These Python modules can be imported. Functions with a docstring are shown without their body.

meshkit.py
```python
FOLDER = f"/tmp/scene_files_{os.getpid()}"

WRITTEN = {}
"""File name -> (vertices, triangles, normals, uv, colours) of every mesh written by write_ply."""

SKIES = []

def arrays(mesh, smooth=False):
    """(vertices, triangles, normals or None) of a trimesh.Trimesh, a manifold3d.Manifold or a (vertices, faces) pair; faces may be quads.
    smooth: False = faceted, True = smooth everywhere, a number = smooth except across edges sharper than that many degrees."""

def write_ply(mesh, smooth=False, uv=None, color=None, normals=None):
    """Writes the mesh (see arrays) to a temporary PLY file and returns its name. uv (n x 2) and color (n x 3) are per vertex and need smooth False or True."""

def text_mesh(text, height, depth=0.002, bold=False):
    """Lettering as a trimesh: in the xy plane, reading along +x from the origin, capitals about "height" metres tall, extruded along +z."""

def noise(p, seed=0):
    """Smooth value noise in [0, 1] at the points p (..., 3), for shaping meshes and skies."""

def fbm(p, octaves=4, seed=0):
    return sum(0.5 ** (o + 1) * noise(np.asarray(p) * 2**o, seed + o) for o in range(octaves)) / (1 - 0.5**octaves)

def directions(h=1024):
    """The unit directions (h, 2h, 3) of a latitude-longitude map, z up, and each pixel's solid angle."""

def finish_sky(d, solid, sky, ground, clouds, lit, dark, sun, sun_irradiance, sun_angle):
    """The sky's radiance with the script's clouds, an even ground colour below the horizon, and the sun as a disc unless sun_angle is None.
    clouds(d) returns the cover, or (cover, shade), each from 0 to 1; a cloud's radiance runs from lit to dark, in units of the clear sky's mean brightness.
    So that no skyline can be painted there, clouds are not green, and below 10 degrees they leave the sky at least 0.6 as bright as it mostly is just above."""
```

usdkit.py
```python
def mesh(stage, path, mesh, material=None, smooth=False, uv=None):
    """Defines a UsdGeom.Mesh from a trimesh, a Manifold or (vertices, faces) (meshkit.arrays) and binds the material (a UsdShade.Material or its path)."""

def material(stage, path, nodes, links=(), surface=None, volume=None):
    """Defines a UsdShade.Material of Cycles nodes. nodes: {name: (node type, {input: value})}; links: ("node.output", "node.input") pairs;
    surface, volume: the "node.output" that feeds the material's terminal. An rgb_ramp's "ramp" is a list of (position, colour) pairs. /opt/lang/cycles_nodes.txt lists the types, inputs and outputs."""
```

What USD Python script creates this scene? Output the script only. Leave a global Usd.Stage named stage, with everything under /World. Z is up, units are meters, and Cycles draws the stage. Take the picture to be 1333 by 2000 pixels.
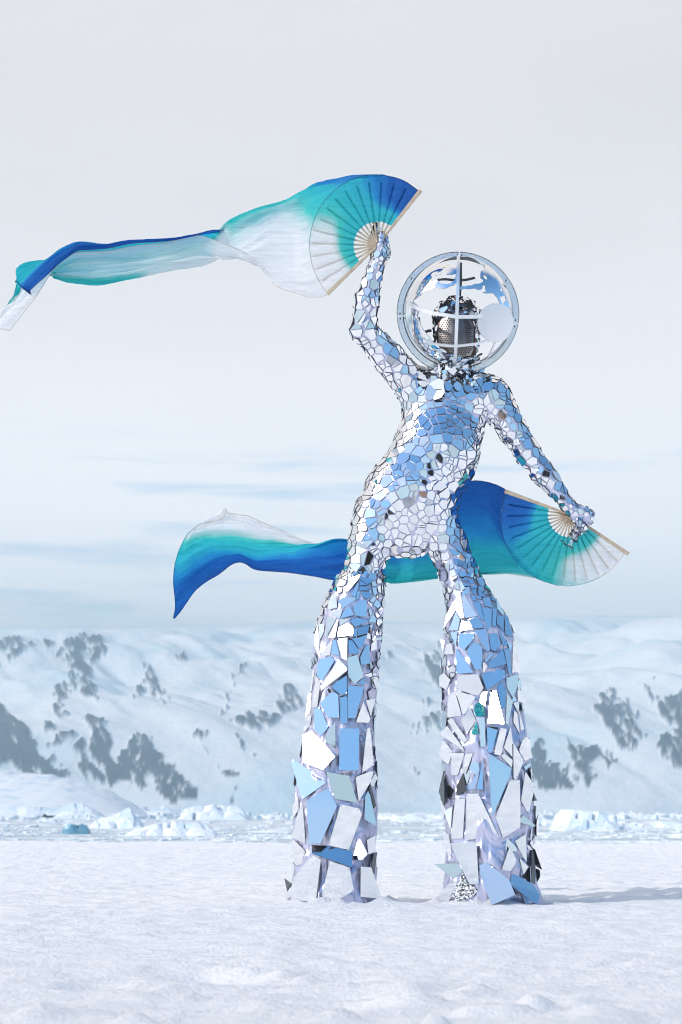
import math, random
import numpy as np, trimesh, manifold3d, shapely
from shapely.geometry import Polygon, Point
from scipy.spatial import cKDTree, ConvexHull
from scipy.interpolate import CubicSpline, PchipInterpolator
import usdkit, meshkit
from pxr import Usd, UsdGeom, UsdLux, UsdShade, Gf, Sdf, Vt

rng = np.random.default_rng(11)
stage = Usd.Stage.CreateInMemory()
UsdGeom.SetStageUpAxis(stage, 'Z'); UsdGeom.SetStageMetersPerUnit(stage, 1.0)
UsdGeom.Xform.Define(stage, '/World'); UsdGeom.Scope.Define(stage, '/World/Looks')

# ------------------------------------------------------------------ camera
CAM = np.array([0.0, -7.0, 0.354]); FPX = 3500.0; HORIZON = 1588.0
cam = UsdGeom.Camera.Define(stage, '/World/camera')
cam.AddTranslateOp().Set(Gf.Vec3d(*CAM)); cam.AddRotateXOp().Set(90.0)
cam.CreateHorizontalApertureAttr(24.0); cam.CreateVerticalApertureAttr(36.0)
cam.CreateFocalLengthAttr(24.0 * FPX / 1333.0)
cam.CreateVerticalApertureOffsetAttr((HORIZON - 1000.0) * 24.0 / 1333.0)
cam.CreateClippingRangeAttr(Gf.Vec2f(0.05, 100000.0))
cam.CreateFStopAttr(8.0); cam.CreateFocusDistanceAttr(7.0)
cam.CreateExposureAttr(0.82)

# ------------------------------------------------------------------ sky and sun
SUN = np.array([-0.83, -0.56, 0.0]); SUN /= np.linalg.norm(SUN)
EL = math.radians(33.0)
SUN = np.array([SUN[0] * math.cos(EL), SUN[1] * math.cos(EL), math.sin(EL)])
K = lambda *a: usdkit.material(stage, *a[:1] and ('/World/Looks/' + a[0],), *a[1:])
def mat(name, nodes, links=(), surface=None, volume=None):
    return usdkit.material(stage, '/World/Looks/' + name, nodes, links, surface=surface, volume=volume)

CLOUD = (6.55, 5.95, 5.75)
sky = mat('sky_light', {
    'tc': ('texture_coordinate', {}),
    'sep': ('separate_xyz', {}),
    'sky': ('sky_texture', {'sky_type': 'single_scattering', 'sun_disc': False, 'sun_elevation': EL,
                            'sun_rotation': math.atan2(SUN[0], SUN[1]), 'altitude': 50.0, 'air_density': 1.0, 'aerosol_density': 0.25, 'ozone_density': 1.2}),
    # cumulus field: direction projected on a layer overhead
    'zc': ('math', {'math_type': 'add', 'value2': 0.22}),
    'zi': ('math', {'math_type': 'divide', 'value1': 1.0}),
    'proj': ('vector_math', {'math_type': 'scale'}),
    'map1': ('mapping', {'scale': (1.0, 1.0, 0.0), 'location': (3.1, 1.7, 0.4)}),
    'n1': ('noise_texture', {'scale': 1.15, 'detail': 7.0, 'roughness': 0.55, 'distortion': 0.3}),
    'bank': ('map_range', {'range_type': 'smoothstep', 'from_min': -0.30, 'from_max': 0.55, 'to_min': 0.0, 'to_max': 0.62, 'clamp': True}),
    'low': ('map_range', {'range_type': 'smoothstep', 'from_min': 0.02, 'from_max': 0.26, 'to_min': 0.16, 'to_max': 0.0, 'clamp': True}),
    's1': ('math', {'math_type': 'add'}), 's2': ('math', {'math_type': 'add'}),
    'cov': ('map_range', {'range_type': 'smoothstep', 'from_min': 0.52, 'from_max': 0.80, 'to_min': 0.0, 'to_max': 1.0, 'clamp': True}),
    # long thin blue gaps low in the cloud bank
    'map2': ('mapping', {'scale': (2.6, 2.6, 30.0), 'location': (0.52, 0.3, 0.9)}),
    'n2': ('noise_texture', {'scale': 2.0, 'detail': 5.0, 'roughness': 0.55, 'distortion': 0.25}),
    'gap': ('map_range', {'range_type': 'smoothstep', 'from_min': 0.53, 'from_max': 0.72, 'to_min': 0.0, 'to_max': 0.58, 'clamp': True}),
    'gband': ('map_range', {'range_type': 'smoothstep', 'from_min': 0.185, 'from_max': 0.215, 'to_min': 1.0, 'to_max': 0.0, 'clamp': True}),
    'gm': ('math', {'math_type': 'multiply'}), 'gi': ('math', {'math_type': 'subtract', 'value1': 1.0}), 'cf': ('math', {'math_type': 'multiply'}),
    # cloud tone: soft grey undersides
    'map3': ('mapping', {'scale': (1.2, 1.2, 5.0)}),
    'n3': ('noise_texture', {'scale': 1.6, 'detail': 4.0, 'roughness': 0.5}),
    'tone': ('rgb_ramp', {'ramp': [(0.30, tuple(c * 0.94 for c in CLOUD)), (0.70, tuple(c * 1.06 for c in CLOUD))]}),
    'mixc': ('mix_color', {}), 'hs': ('hsv', {'saturation': 1.45, 'value': 1.0, 'fac': 1.0, 'hue': 0.5}), 'bd': ('vector_math', {'math_type': 'dot_product', 'vector2': (-0.55, 0.83, 0.0)}),
    'hz': ('map_range', {'range_type': 'smoothstep', 'from_min': 0.0, 'from_max': 0.38, 'to_min': 1.66, 'to_max': 0.68, 'clamp': True}),
    'sd': ('vector_math', {'math_type': 'dot_product', 'vector2': tuple(SUN)}), 'sm': ('math', {'math_type': 'maximum', 'value2': 0.0}), 'sp': ('math', {'math_type': 'power', 'value2': 14.0}),
    'sg': ('math', {'math_type': 'multiply_add', 'value2': 3.0}), 'tone2': ('vector_math', {'math_type': 'scale'}),
    'bg': ('background_shader', {'strength': 0.13}),
}, [('tc.generated', 'sep.vector'), ('sep.z', 'zc.value1'), ('zc.value', 'zi.value2'), ('tc.generated', 'proj.vector1'), ('zi.value', 'proj.scale'),
    ('proj.vector', 'map1.vector'), ('map1.vector', 'n1.vector'), ('tc.generated', 'bd.vector1'), ('bd.value', 'bank.value'), ('sep.z', 'low.value'),
    ('n1.fac', 's1.value1'), ('bank.result', 's1.value2'), ('s1.value', 's2.value1'), ('low.result', 's2.value2'), ('s2.value', 'cov.value'),
    ('tc.generated', 'map2.vector'), ('map2.vector', 'n2.vector'), ('n2.fac', 'gap.value'), ('sep.z', 'gband.value'),
    ('gap.result', 'gm.value1'), ('gband.result', 'gm.value2'), ('gm.value', 'gi.value2'), ('gi.value', 'cf.value1'), ('cov.result', 'cf.value2'),
    ('tc.generated', 'map3.vector'), ('map3.vector', 'n3.vector'), ('n3.fac', 'tone.fac'),
    ('sky.color', 'hs.color'), ('hs.color', 'mixc.a'), ('sep.z', 'hz.value'), ('tc.generated', 'sd.vector1'), ('sd.value', 'sm.value1'), ('sm.value', 'sp.value1'), ('sp.value', 'sg.value1'), ('hz.result', 'sg.value3'), ('tone.color', 'tone2.vector1'), ('sg.value', 'tone2.scale'), ('tone2.vector', 'mixc.b'), ('cf.value', 'mixc.fac'), ('mixc.result', 'bg.color')], surface='bg.background')
dome = UsdLux.DomeLight.Define(stage, '/World/sky')
UsdShade.MaterialBindingAPI.Apply(dome.GetPrim()).Bind(sky)
dome.GetPrim().SetCustomDataByKey('kind', 'structure')
sun = UsdLux.DistantLight.Define(stage, '/World/sun')
sun.CreateNormalizeAttr(True); sun.CreateIntensityAttr(0.52); sun.CreateAngleAttr(0.5); sun.CreateColorAttr(Gf.Vec3f(1.0, 0.95, 0.88))
_q = Gf.Rotation(Gf.Vec3d(0, 0, 1), Gf.Vec3d(*SUN)); sun.AddTransformOp().Set(Gf.Matrix4d().SetRotate(_q))

# ------------------------------------------------------------------ helpers
def P(px, py, y=0.0):
    """The point of the plane Y = y that stands at this place of the photograph."""
    d = (7.0 + y) / FPX
    return np.array([(px - 666.5) * d, y, CAM[2] + (HORIZON - py) * d])
USED = {}
def numbered(path):
    n = USED.get(path, 0); USED[path] = n + 1
    return path if n == 0 else '%s_%03d' % (path, n)
def tag(prim, label=None, cat=None, group=None, kind=None):
    for k, v in (('label', label), ('category', cat), ('group', group), ('kind', kind)):
        if v: prim.SetCustomDataByKey(k, v)
    return prim
def thing(name, label, cat, loc=(0, 0, 0), group=None):
    x = UsdGeom.Xform.Define(stage, numbered('/World/' + name)); x.AddTranslateOp().Set(Gf.Vec3d(*map(float, loc)))
    return tag(x.GetPrim(), label, cat, group)
def obj(name, m, material, parent=None, smooth=False, uv=None, label=None, kind=None):
    base = '/World' if parent is None else str(parent.GetPath())
    if parent is not None:      # parts are given in world space; put them under their holder's own origin
        o = np.array(UsdGeom.XformCache().GetLocalToWorldTransform(parent).ExtractTranslation())
        v, f, n_ = meshkit.arrays(m, smooth)
        if np.any(o):
            m, smooth_ = (v - o, f), False
            g = usdkit.mesh(stage, numbered(base + '/' + name), m, material, uv=uv)
            if n_ is not None:
                g.CreateNormalsAttr(Vt.Vec3fArray.FromNumpy(n_.astype(np.float32))); g.SetNormalsInterpolation('vertex')
            return tag(g.GetPrim(), label=label, kind=kind)
    g = usdkit.mesh(stage, numbered(base + '/' + name), m, material, smooth=smooth, uv=uv)
    return tag(g.GetPrim(), label=label, kind=kind)
def grid_faces(nu, nv):
    i = np.arange(nu - 1)[:, None] * nv + np.arange(nv - 1)[None, :]
    q = np.stack([i, i + nv, i + nv + 1, i + 1], -1).reshape(-1, 4)
    return np.vstack([q[:, [0, 1, 2]], q[:, [0, 2, 3]]])
def smoothstep(a, b, x):
    t = np.clip((x - a) / (b - a), 0, 1); return t * t * (3 - 2 * t)
fbm, noise = meshkit.fbm, meshkit.noise
def f3(x, y, s, seed, o=4): return fbm(np.stack([x * s, y * s, np.zeros_like(x) + seed * 7.3], -1), o, seed)

# ------------------------------------------------------------------ setting: snow, water, mountains
WATER_Z = -1.3
M_snow = mat('snow', {
    'g': ('geometry', {}), 'n': ('noise_texture', {'scale': 70.0, 'detail': 8.0, 'roughness': 0.72}),
    'n2': ('noise_texture', {'scale': 9.0, 'detail': 4.0, 'roughness': 0.6}), 'm': ('math', {'math_type': 'multiply_add', 'value2': 2.6}),
    'b': ('bump', {'strength': 0.75, 'distance': 0.013}),
    'c': ('rgb_ramp', {'ramp': [(0.25, (0.83, 0.83, 0.84)), (0.75, (0.89, 0.885, 0.88))]}),
    'p': ('principled_bsdf', {'roughness': 0.75, 'specular_ior_level': 0.25}),
}, [('g.position', 'n.vector'), ('g.position', 'n2.vector'), ('n2.fac', 'm.value1'), ('n.fac', 'm.value3'), ('m.value', 'b.height'), ('b.normal', 'p.normal'), ('n2.fac', 'c.fac'), ('c.color', 'p.base_color')], 'p.BSDF')

def axis(pts):
    out = []
    for (a, b, n) in pts: out += list(np.linspace(a, b, n, endpoint=False))
    return np.array(out + [pts[-1][1]])
gx = axis([(-3000, -400, 12), (-400, -60, 16), (-60, -10, 30), (-10, -4, 60), (-4, 4, 340), (4, 10, 60), (10, 60, 30), (60, 400, 16), (400, 3000, 12)])
gy = axis([(-3000, -300, 12), (-300, -30, 20), (-30, -5, 60), (-5, 2.5, 300), (2.5, 6, 80), (6, 15.2, 90)])
GX, GY = np.meshgrid(gx, gy, indexing='ij')
def snow_h(X, Y):
    near = smoothstep(40, 8, np.hypot(X, Y))
    h = 0.10 * (f3(X, Y, 0.35, 3, 3) - 0.5) * smoothstep(3.0, 6.0, np.hypot(X - 0.3, Y * 0.9)) 
    h += 0.030 * (f3(X, Y * 1.5, 1.3, 4, 3) - 0.5) * near
    h += 0.040 * (f3(X, Y * 1.6, 5.0, 5, 4) - 0.5) * near + 0.020 * (f3(X, Y * 1.4, 17.0, 6, 3) - 0.5) * near
    lumps = np.maximum(f3(X, Y, 7.0, 8, 3) - 0.60, 0)
    h += 0.24 * lumps * near * smoothstep(-2.4, -4.5, Y + 0.4 * (f3(X, Y, .6, 9, 2) - .5)) 
    pits = np.maximum(f3(X, Y * 1.3, 3.2, 12, 3) - 0.62, 0)
    h -= 0.22 * pits * near * smoothstep(-1.0, -3.5, Y)
    return h
def snow_lumps(X, Y):
    h = np.zeros_like(X)
    for cx, cy, rx, ry in ((-.020, -.005, .20, .165), (.585, -.005, .20, .165)):      # loose snow kicked up against the hems
        e = np.hypot((X - cx) / rx, (Y - cy) / ry); h += 0.030 * np.exp(-((e - 1.06) / .11) ** 2) * smoothstep(.40, .62, f3(X, Y, 13.0, 15, 3)) - 0.012 * np.exp(-(e / 1.1) ** 6)
    for px, py, r, a in [(1045,1968,.035,.030),(800,1964,.075,.030),(930,1938,.03,.018),(905,1945,.02,.012),(555,1906,.035,.020),(600,1912,.03,.016),(170,1925,.06,-.030),(330,1930,.03,.014),(1180,1990,.06,.022),(80,1985,.05,.02),(690,1878,.03,-.014),(440,1895,.03,.012)]:
        d = CAM[2] * FPX / (py - HORIZON); cx, cy = (px - 666.5) * d / FPX, d - 7.0
        q = np.hypot(X - cx, (Y - cy) * .8) / r + 0.35 * (f3(X, Y, 26.0, 14, 3) - .5); h += a * np.exp(-np.minimum(q * q, 30) ** 1.2)
    return h
GZ = snow_h(GX, GY) + snow_lumps(GX, GY)
# the floe's broken edge: drops to the water
edge = 14.6 + 1.0 * (f3(GX, GX * 0, 0.16, 21, 4) - 0.5)
GZ = np.where(GY > edge, np.minimum(GZ, GZ - (GY - edge) * 6.0), GZ)
GZ = np.where(GY > edge, np.maximum(GZ, WATER_Z - 1.0), GZ)
# small heaps against the feet
ground = trimesh.Trimesh(np.stack([GX, GY, GZ], -1).reshape(-1, 3), grid_faces(len(gx), len(gy)), process=False)
obj('snow_ground', ground, M_snow, smooth=True, kind='structure')

M_water = mat('sea_water', {
    'g': ('geometry', {}), 'mp': ('mapping', {'scale': (0.25, 0.6, 1.0)}), 'n': ('noise_texture', {'scale': 1.0, 'detail': 5.0, 'roughness': 0.6}),
    'b': ('bump', {'strength': 0.25, 'distance': 0.3}),
    'mp2': ('mapping', {'scale': (0.02, 0.075, 1.0)}), 'n2': ('noise_texture', {'scale': 1.0, 'detail': 8.0, 'roughness': 0.62}),
    'r': ('rgb_ramp', {'ramp': [(0.40, (0.22, 0.30, 0.33)), (0.48, (0.50, 0.56, 0.59)), (0.56, (0.74, 0.78, 0.80))]}),
    'rr': ('map_range', {'from_min': 0.40, 'from_max': 0.58, 'to_min': 0.12, 'to_max': 0.75, 'clamp': True}),
    'p': ('principled_bsdf', {'ior': 1.33, 'specular_ior_level': 0.5}),
}, [('g.position', 'mp.vector'), ('mp.vector', 'n.vector'), ('n.fac', 'b.height'), ('b.normal', 'p.normal'), ('g.position', 'mp2.vector'), ('mp2.vector', 'n2.vector'),
    ('n2.fac', 'r.fac'), ('r.color', 'p.base_color'), ('n2.fac', 'rr.value'), ('rr.result', 'p.roughness')], 'p.BSDF')
wx, wy = axis([(-9000, -500, 10), (-500, 500, 20), (500, 9000, 10)]), axis([(12, 400, 20), (400, 9000, 12)])
WX, WY = np.meshgrid(wx, wy, indexing='ij')
obj('sea_water', trimesh.Trimesh(np.stack([WX, WY, WX * 0 + WATER_Z], -1).reshape(-1, 3), grid_faces(len(wx), len(wy)), process=False), M_water, kind='structure')

# --- the ice-covered coast. Rock buttresses are listed where they break through the snow: (azimuth tangent t = X/(Y+7), height tangent h)
def th(px, py): return (px - 666.5) / FPX, (HORIZON - py) / FPX
ROCKS = [  # each: outline seen from the floe, strength
    ([(-40,1375),(0,1380),(30,1402),(60,1440),(95,1480),(120,1505),(137,1530),(110,1536),(70,1520),(40,1508),(0,1490),(-40,1480)], 1.0),
    ([(0,1255),(30,1250),(70,1252),(45,1275),(10,1300),(-30,1320),(-30,1260)], .62),
    ([(120,1265),(150,1240),(185,1240),(205,1262),(190,1290),(170,1330),(195,1360),(150,1352),(110,1385),(105,1350),(120,1310)], .62),
    ([(95,1248),(115,1250),(108,1262),(92,1262)], .7),
    ([(75,1418),(100,1400),(108,1420),(85,1432)], .7),
    ([(110,1392),(135,1385),(125,1398)], .7),
    ([(143,1465),(160,1450),(185,1500),(205,1520),(190,1528),(150,1510),(142,1490)], .95),
    ([(92,1450),(115,1430),(150,1430),(140,1450),(105,1460)], .55),
    ([(175,1400),(200,1398),(210,1430),(222,1470),(240,1480),(262,1440),(285,1435),(300,1470),(340,1500),(385,1550),(365,1565),(330,1555),(300,1530),(280,1540),(255,1515),(215,1540),(205,1510),(180,1470),(172,1430)], 1.0),
    ([(275,1300),(300,1310),(322,1360),(335,1390),(318,1375),(290,1355),(262,1360),(258,1340),(280,1335)], .6),
    ([(340,1285),(365,1275),(358,1295)], .5),
    ([(440,1345),(455,1310),(480,1290),(470,1320),(445,1370),(425,1400)], .5),
    ([(540,1350),(580,1340),(600,1360),(592,1390),(560,1395),(538,1375)], .65),
    ([(460,1398),(500,1402),(535,1395),(560,1405),(530,1425),(492,1428),(465,1412)], .9),
    ([(370,1425),(410,1435),(400,1440),(370,1435)], .7),
    ([(455,1440),(490,1470),(515,1490),(490,1485),(460,1462)], .7),
    ([(400,1463),(415,1472),(405,1475)], .9),
    ([(420,1495),(445,1500),(465,1510),(440,1515)], .9),
    ([(445,1560),(458,1550),(468,1555),(465,1567),(445,1567)], 1.0),
    ([(150,1535),(170,1540),(160,1550)], .9),
    ([(755,1275),(790,1275),(770,1290)], .5),
    ([(825,1290),(850,1270),(868,1280),(866,1340),(845,1335),(835,1310)], .7),
    ([(820,1365),(835,1355),(830,1375)], .7),
    ([(795,1410),(850,1385),(866,1395),(850,1425),(795,1440)], .5),
    ([(805,1505),(822,1512),(812,1520)], .9),
    ([(1030,1450),(1060,1450),(1075,1490),(1110,1500),(1125,1540),(1060,1545),(1035,1520)], .85),
    ([(1115,1450),(1160,1460),(1200,1478),(1160,1500),(1145,1545),(1130,1530),(1130,1490),(1100,1470)], .8),
    ([(1160,1355),(1200,1345),(1230,1370),(1250,1400),(1240,1420),(1262,1440),(1220,1465),(1185,1430),(1165,1390)], .72),
    ([(1255,1325),(1280,1325),(1285,1380),(1262,1360)], .7),
    ([(1290,1370),(1340,1335),(1400,1330),(1400,1500),(1330,1500),(1270,1460),(1295,1440),(1330,1440),(1300,1410),(1280,1390)], .8),
]
def coast():
    t = np.concatenate([np.linspace(-3.2, -1.3, 60, endpoint=False), np.linspace(-1.3, -0.26, 330, endpoint=False), np.linspace(-0.26, 0.26, 760), np.linspace(0.26, 1.3, 331)[1:], np.linspace(1.3, 3.2, 61)[1:]])
    r = np.concatenate([np.linspace(0, 1, 420), [1.05, 1.2, 1.5]])
    T, R = np.meshgrid(t, r, indexing='ij')
    Y0 = 1450 + 120 * (f3(T * 6, T * 0, 1.0, 31, 3) - 0.5)
    Yd = Y0 + R * 2300.0                                   # the slope climbs inland
    X = T * (Yd + 7)
    u = R
    prof = 0.10 * np.minimum(u / 0.06, 1) * 0.35 + 0.95 * u ** 0.78
    ridge = 1 - np.abs(2 * f3(X, Yd, 1 / 520.0, 33, 5) - 1)
    broad = f3(X, Yd, 1 / 1500.0, 34, 3)
    H = 470 * prof * (0.90 + 0.22 * broad) + 165 * (ridge - 0.62) * np.sin(np.pi * np.clip(u, 0, 1)) ** 0.7
    sk = X + 0.55 * Yd
    H += 62 * (np.abs(2 * fbm(np.stack([sk / 170.0, Yd / 700.0, T * 0], -1), 5, 37) - 1) - 0.3) * np.sin(np.pi * np.clip(u, 0, 1)) ** .6
    H += 70 * (f3(X, Yd, 1 / 150.0, 35, 4) - 0.5) * np.sin(np.pi * np.clip(u, 0, 1)) 
    top = ((HORIZON - np.interp(T, [-0.3, -.19, -.12, -.05, .0, .06, .12, .2, .3], [1234, 1232, 1228, 1218, 1216, 1216, 1203, 1203, 1200])) / FPX) * (Yd + 7) + CAM[2]
    cap = top + 6 * (f3(X, Yd, 1 / 400.0, 36, 3) - 0.5) * 2
    k = 12.0
    H = -k * np.logaddexp(-H / k, -cap / k)                # the ice cap's smooth rim
    H = np.where(R > 1, np.minimum(H, cap), H)
    H = np.where(R <= 0, WATER_Z - 3, np.maximum(H, WATER_Z + 2.0 * np.minimum(1, u * 60)))
    # rock, in the place where it shows
    E = (H - CAM[2]) / (Yd + 7)
    pxs, pys = 666.5 + T * FPX, HORIZON - E * FPX
    warp = 30.0
    wx_ = pxs + warp * (f3(pxs, pys, 1 / 22.0, 41, 4) - 0.5) * 2
    wy_ = pys + warp * (f3(pxs, pys, 1 / 22.0, 42, 4) - 0.5) * 2
    rock = np.zeros_like(T)
    pts = shapely.points(wx_.ravel(), wy_.ravel())
    for poly, s in ROCKS:
        pg = Polygon(poly).buffer(0); b = pg.bounds
        sel = np.nonzero((wx_.ravel() > b[0] - 20) & (wx_.ravel() < b[2] + 20) & (wy_.ravel() > b[1] - 20) & (wy_.ravel() < b[3] + 20))[0]
        if not len(sel): continue
        q = pts[sel]; inside = shapely.contains(pg, q); d = shapely.distance(pg.exterior, q)
        v = s * smoothstep(-5, 7, np.where(inside, d, -d))
        rr = rock.ravel(); rr[sel] = np.maximum(rr[sel], v); rock = rr.reshape(rock.shape)
    E_ = E
    # beyond the frame the coast goes on in the same manner
    side = smoothstep(0.2, 0.26, np.abs(T)) * smoothstep(0.54, 0.64, f3(T * 1500 + 1.2 * E_ * 3500, E_ * 3500 * .8, 1 / 75.0, 44, 4)) * smoothstep(.95, .5, u)
    rock = np.maximum(rock, side * .9)
    s1, s2 = f3(pxs - pys * 0.55, pys * 0.42 + pxs * .1, 1 / 7.5, 45, 4), np.abs(2 * f3(pxs - pys * 0.7, pys * 0.5 + pxs * .2, 1 / 17.0, 47, 4) - 1)
    streak = 0.6 * (s1 - s1.mean()) / s1.std() + 0.7 * (s2 - s2.mean()) / s2.std()          # snow lies on the ledges
    rock_v = smoothstep(-0.26, 0.26, rock - 0.46 + 0.40 * streak) * smoothstep(0.08, 0.3, rock)
    H = H + rock_v * 4.5 * (1 - np.abs(2 * f3(X, Yd, 1 / 45.0, 46, 4) - 1)) * np.minimum(u * 14, 1)
    return X, Yd, H, rock_v, len(t), len(r)
CX, CY, CZ, CR, n1_, n2_ = coast()
M_coast = mat('glacier_coast', {
    'a': ('attribute', {'attribute': 'st'}), 'uv': ('texture_coordinate', {}), 'sx': ('separate_xyz', {}),
    'g': ('geometry', {}), 'n': ('noise_texture', {'scale': 0.03, 'detail': 6.0, 'roughness': 0.6}),
    'nb': ('noise_texture', {'scale': 0.006, 'detail': 4.0, 'roughness': 0.5}),
    'rk': ('rgb_ramp', {'ramp': [(0.3, (0.040, 0.058, 0.088)), (0.7, (0.095, 0.120, 0.160))]}),  # rock is dark grey; blue of the distant air mixed into its colour
    'sn': ('rgb_ramp', {'ramp': [(0.34, (0.70, 0.82, 0.87)), (0.50, (0.87, 0.89, 0.90)), (0.75, (0.90, 0.905, 0.91))]}),
    'm': ('mix_color', {}), 'b': ('bump', {'strength': 0.6, 'distance': 9.0}),
    'p': ('principled_bsdf', {'roughness': 0.8, 'specular_ior_level': 0.2}),
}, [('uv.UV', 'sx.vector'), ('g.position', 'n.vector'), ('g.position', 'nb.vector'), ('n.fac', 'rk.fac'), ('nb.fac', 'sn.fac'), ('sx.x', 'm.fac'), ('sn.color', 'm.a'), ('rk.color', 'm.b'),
    ('m.result', 'p.base_color'), ('n.fac', 'b.height'), ('b.normal', 'p.normal')], 'p.BSDF')
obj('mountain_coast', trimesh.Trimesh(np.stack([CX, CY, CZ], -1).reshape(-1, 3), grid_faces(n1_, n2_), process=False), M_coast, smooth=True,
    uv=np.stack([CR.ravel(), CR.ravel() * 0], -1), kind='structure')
# ------------------------------------------------------------------ icebergs and floating ice
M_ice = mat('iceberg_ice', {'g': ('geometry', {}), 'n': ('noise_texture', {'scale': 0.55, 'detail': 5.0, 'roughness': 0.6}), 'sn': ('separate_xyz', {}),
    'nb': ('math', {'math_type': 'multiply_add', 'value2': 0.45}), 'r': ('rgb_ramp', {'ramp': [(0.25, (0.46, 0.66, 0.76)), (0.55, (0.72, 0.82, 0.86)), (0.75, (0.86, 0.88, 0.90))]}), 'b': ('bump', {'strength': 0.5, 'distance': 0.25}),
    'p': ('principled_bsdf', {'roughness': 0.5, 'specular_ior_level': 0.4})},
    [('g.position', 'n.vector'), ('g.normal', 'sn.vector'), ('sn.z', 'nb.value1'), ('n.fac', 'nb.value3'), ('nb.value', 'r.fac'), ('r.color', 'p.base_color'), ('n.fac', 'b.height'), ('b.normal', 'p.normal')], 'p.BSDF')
M_blueice = mat('clear_blue_ice', {'g': ('geometry', {}), 'n': ('noise_texture', {'scale': 0.8, 'detail': 5.0}), 'r': ('rgb_ramp', {'ramp': [(0.35, (0.05, 0.20, 0.30)), (0.7, (0.22, 0.45, 0.56))]}), 'b': ('bump', {'strength': 0.6, 'distance': 0.3}),
    'p': ('principled_bsdf', {'roughness': 0.25})}, [('g.position', 'n.vector'), ('n.fac', 'r.fac'), ('r.color', 'p.base_color'), ('n.fac', 'b.height'), ('b.normal', 'p.normal')], 'p.BSDF')
M_snowbank = mat('bank_snow', {'g': ('geometry', {}), 'n': ('noise_texture', {'scale': 0.12, 'detail': 5.0, 'roughness': 0.55}), 'r': ('rgb_ramp', {'ramp': [(0.34, (0.60, 0.74, 0.82)), (0.46, (0.86, 0.88, 0.90))]}), 'b': ('bump', {'strength': 0.5, 'distance': 1.0}),
    'p': ('principled_bsdf', {'roughness': 0.8})}, [('g.position', 'n.vector'), ('n.fac', 'r.fac'), ('r.color', 'p.base_color'), ('n.fac', 'b.height'), ('b.normal', 'p.normal')], 'p.BSDF')
def sea_at(px, py):
    d = (CAM[2] - WATER_Z) * FPX / (py - HORIZON)
    return np.array([(px - 666.5) * d / FPX, d - 7.0, WATER_Z]), d / FPX
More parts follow.
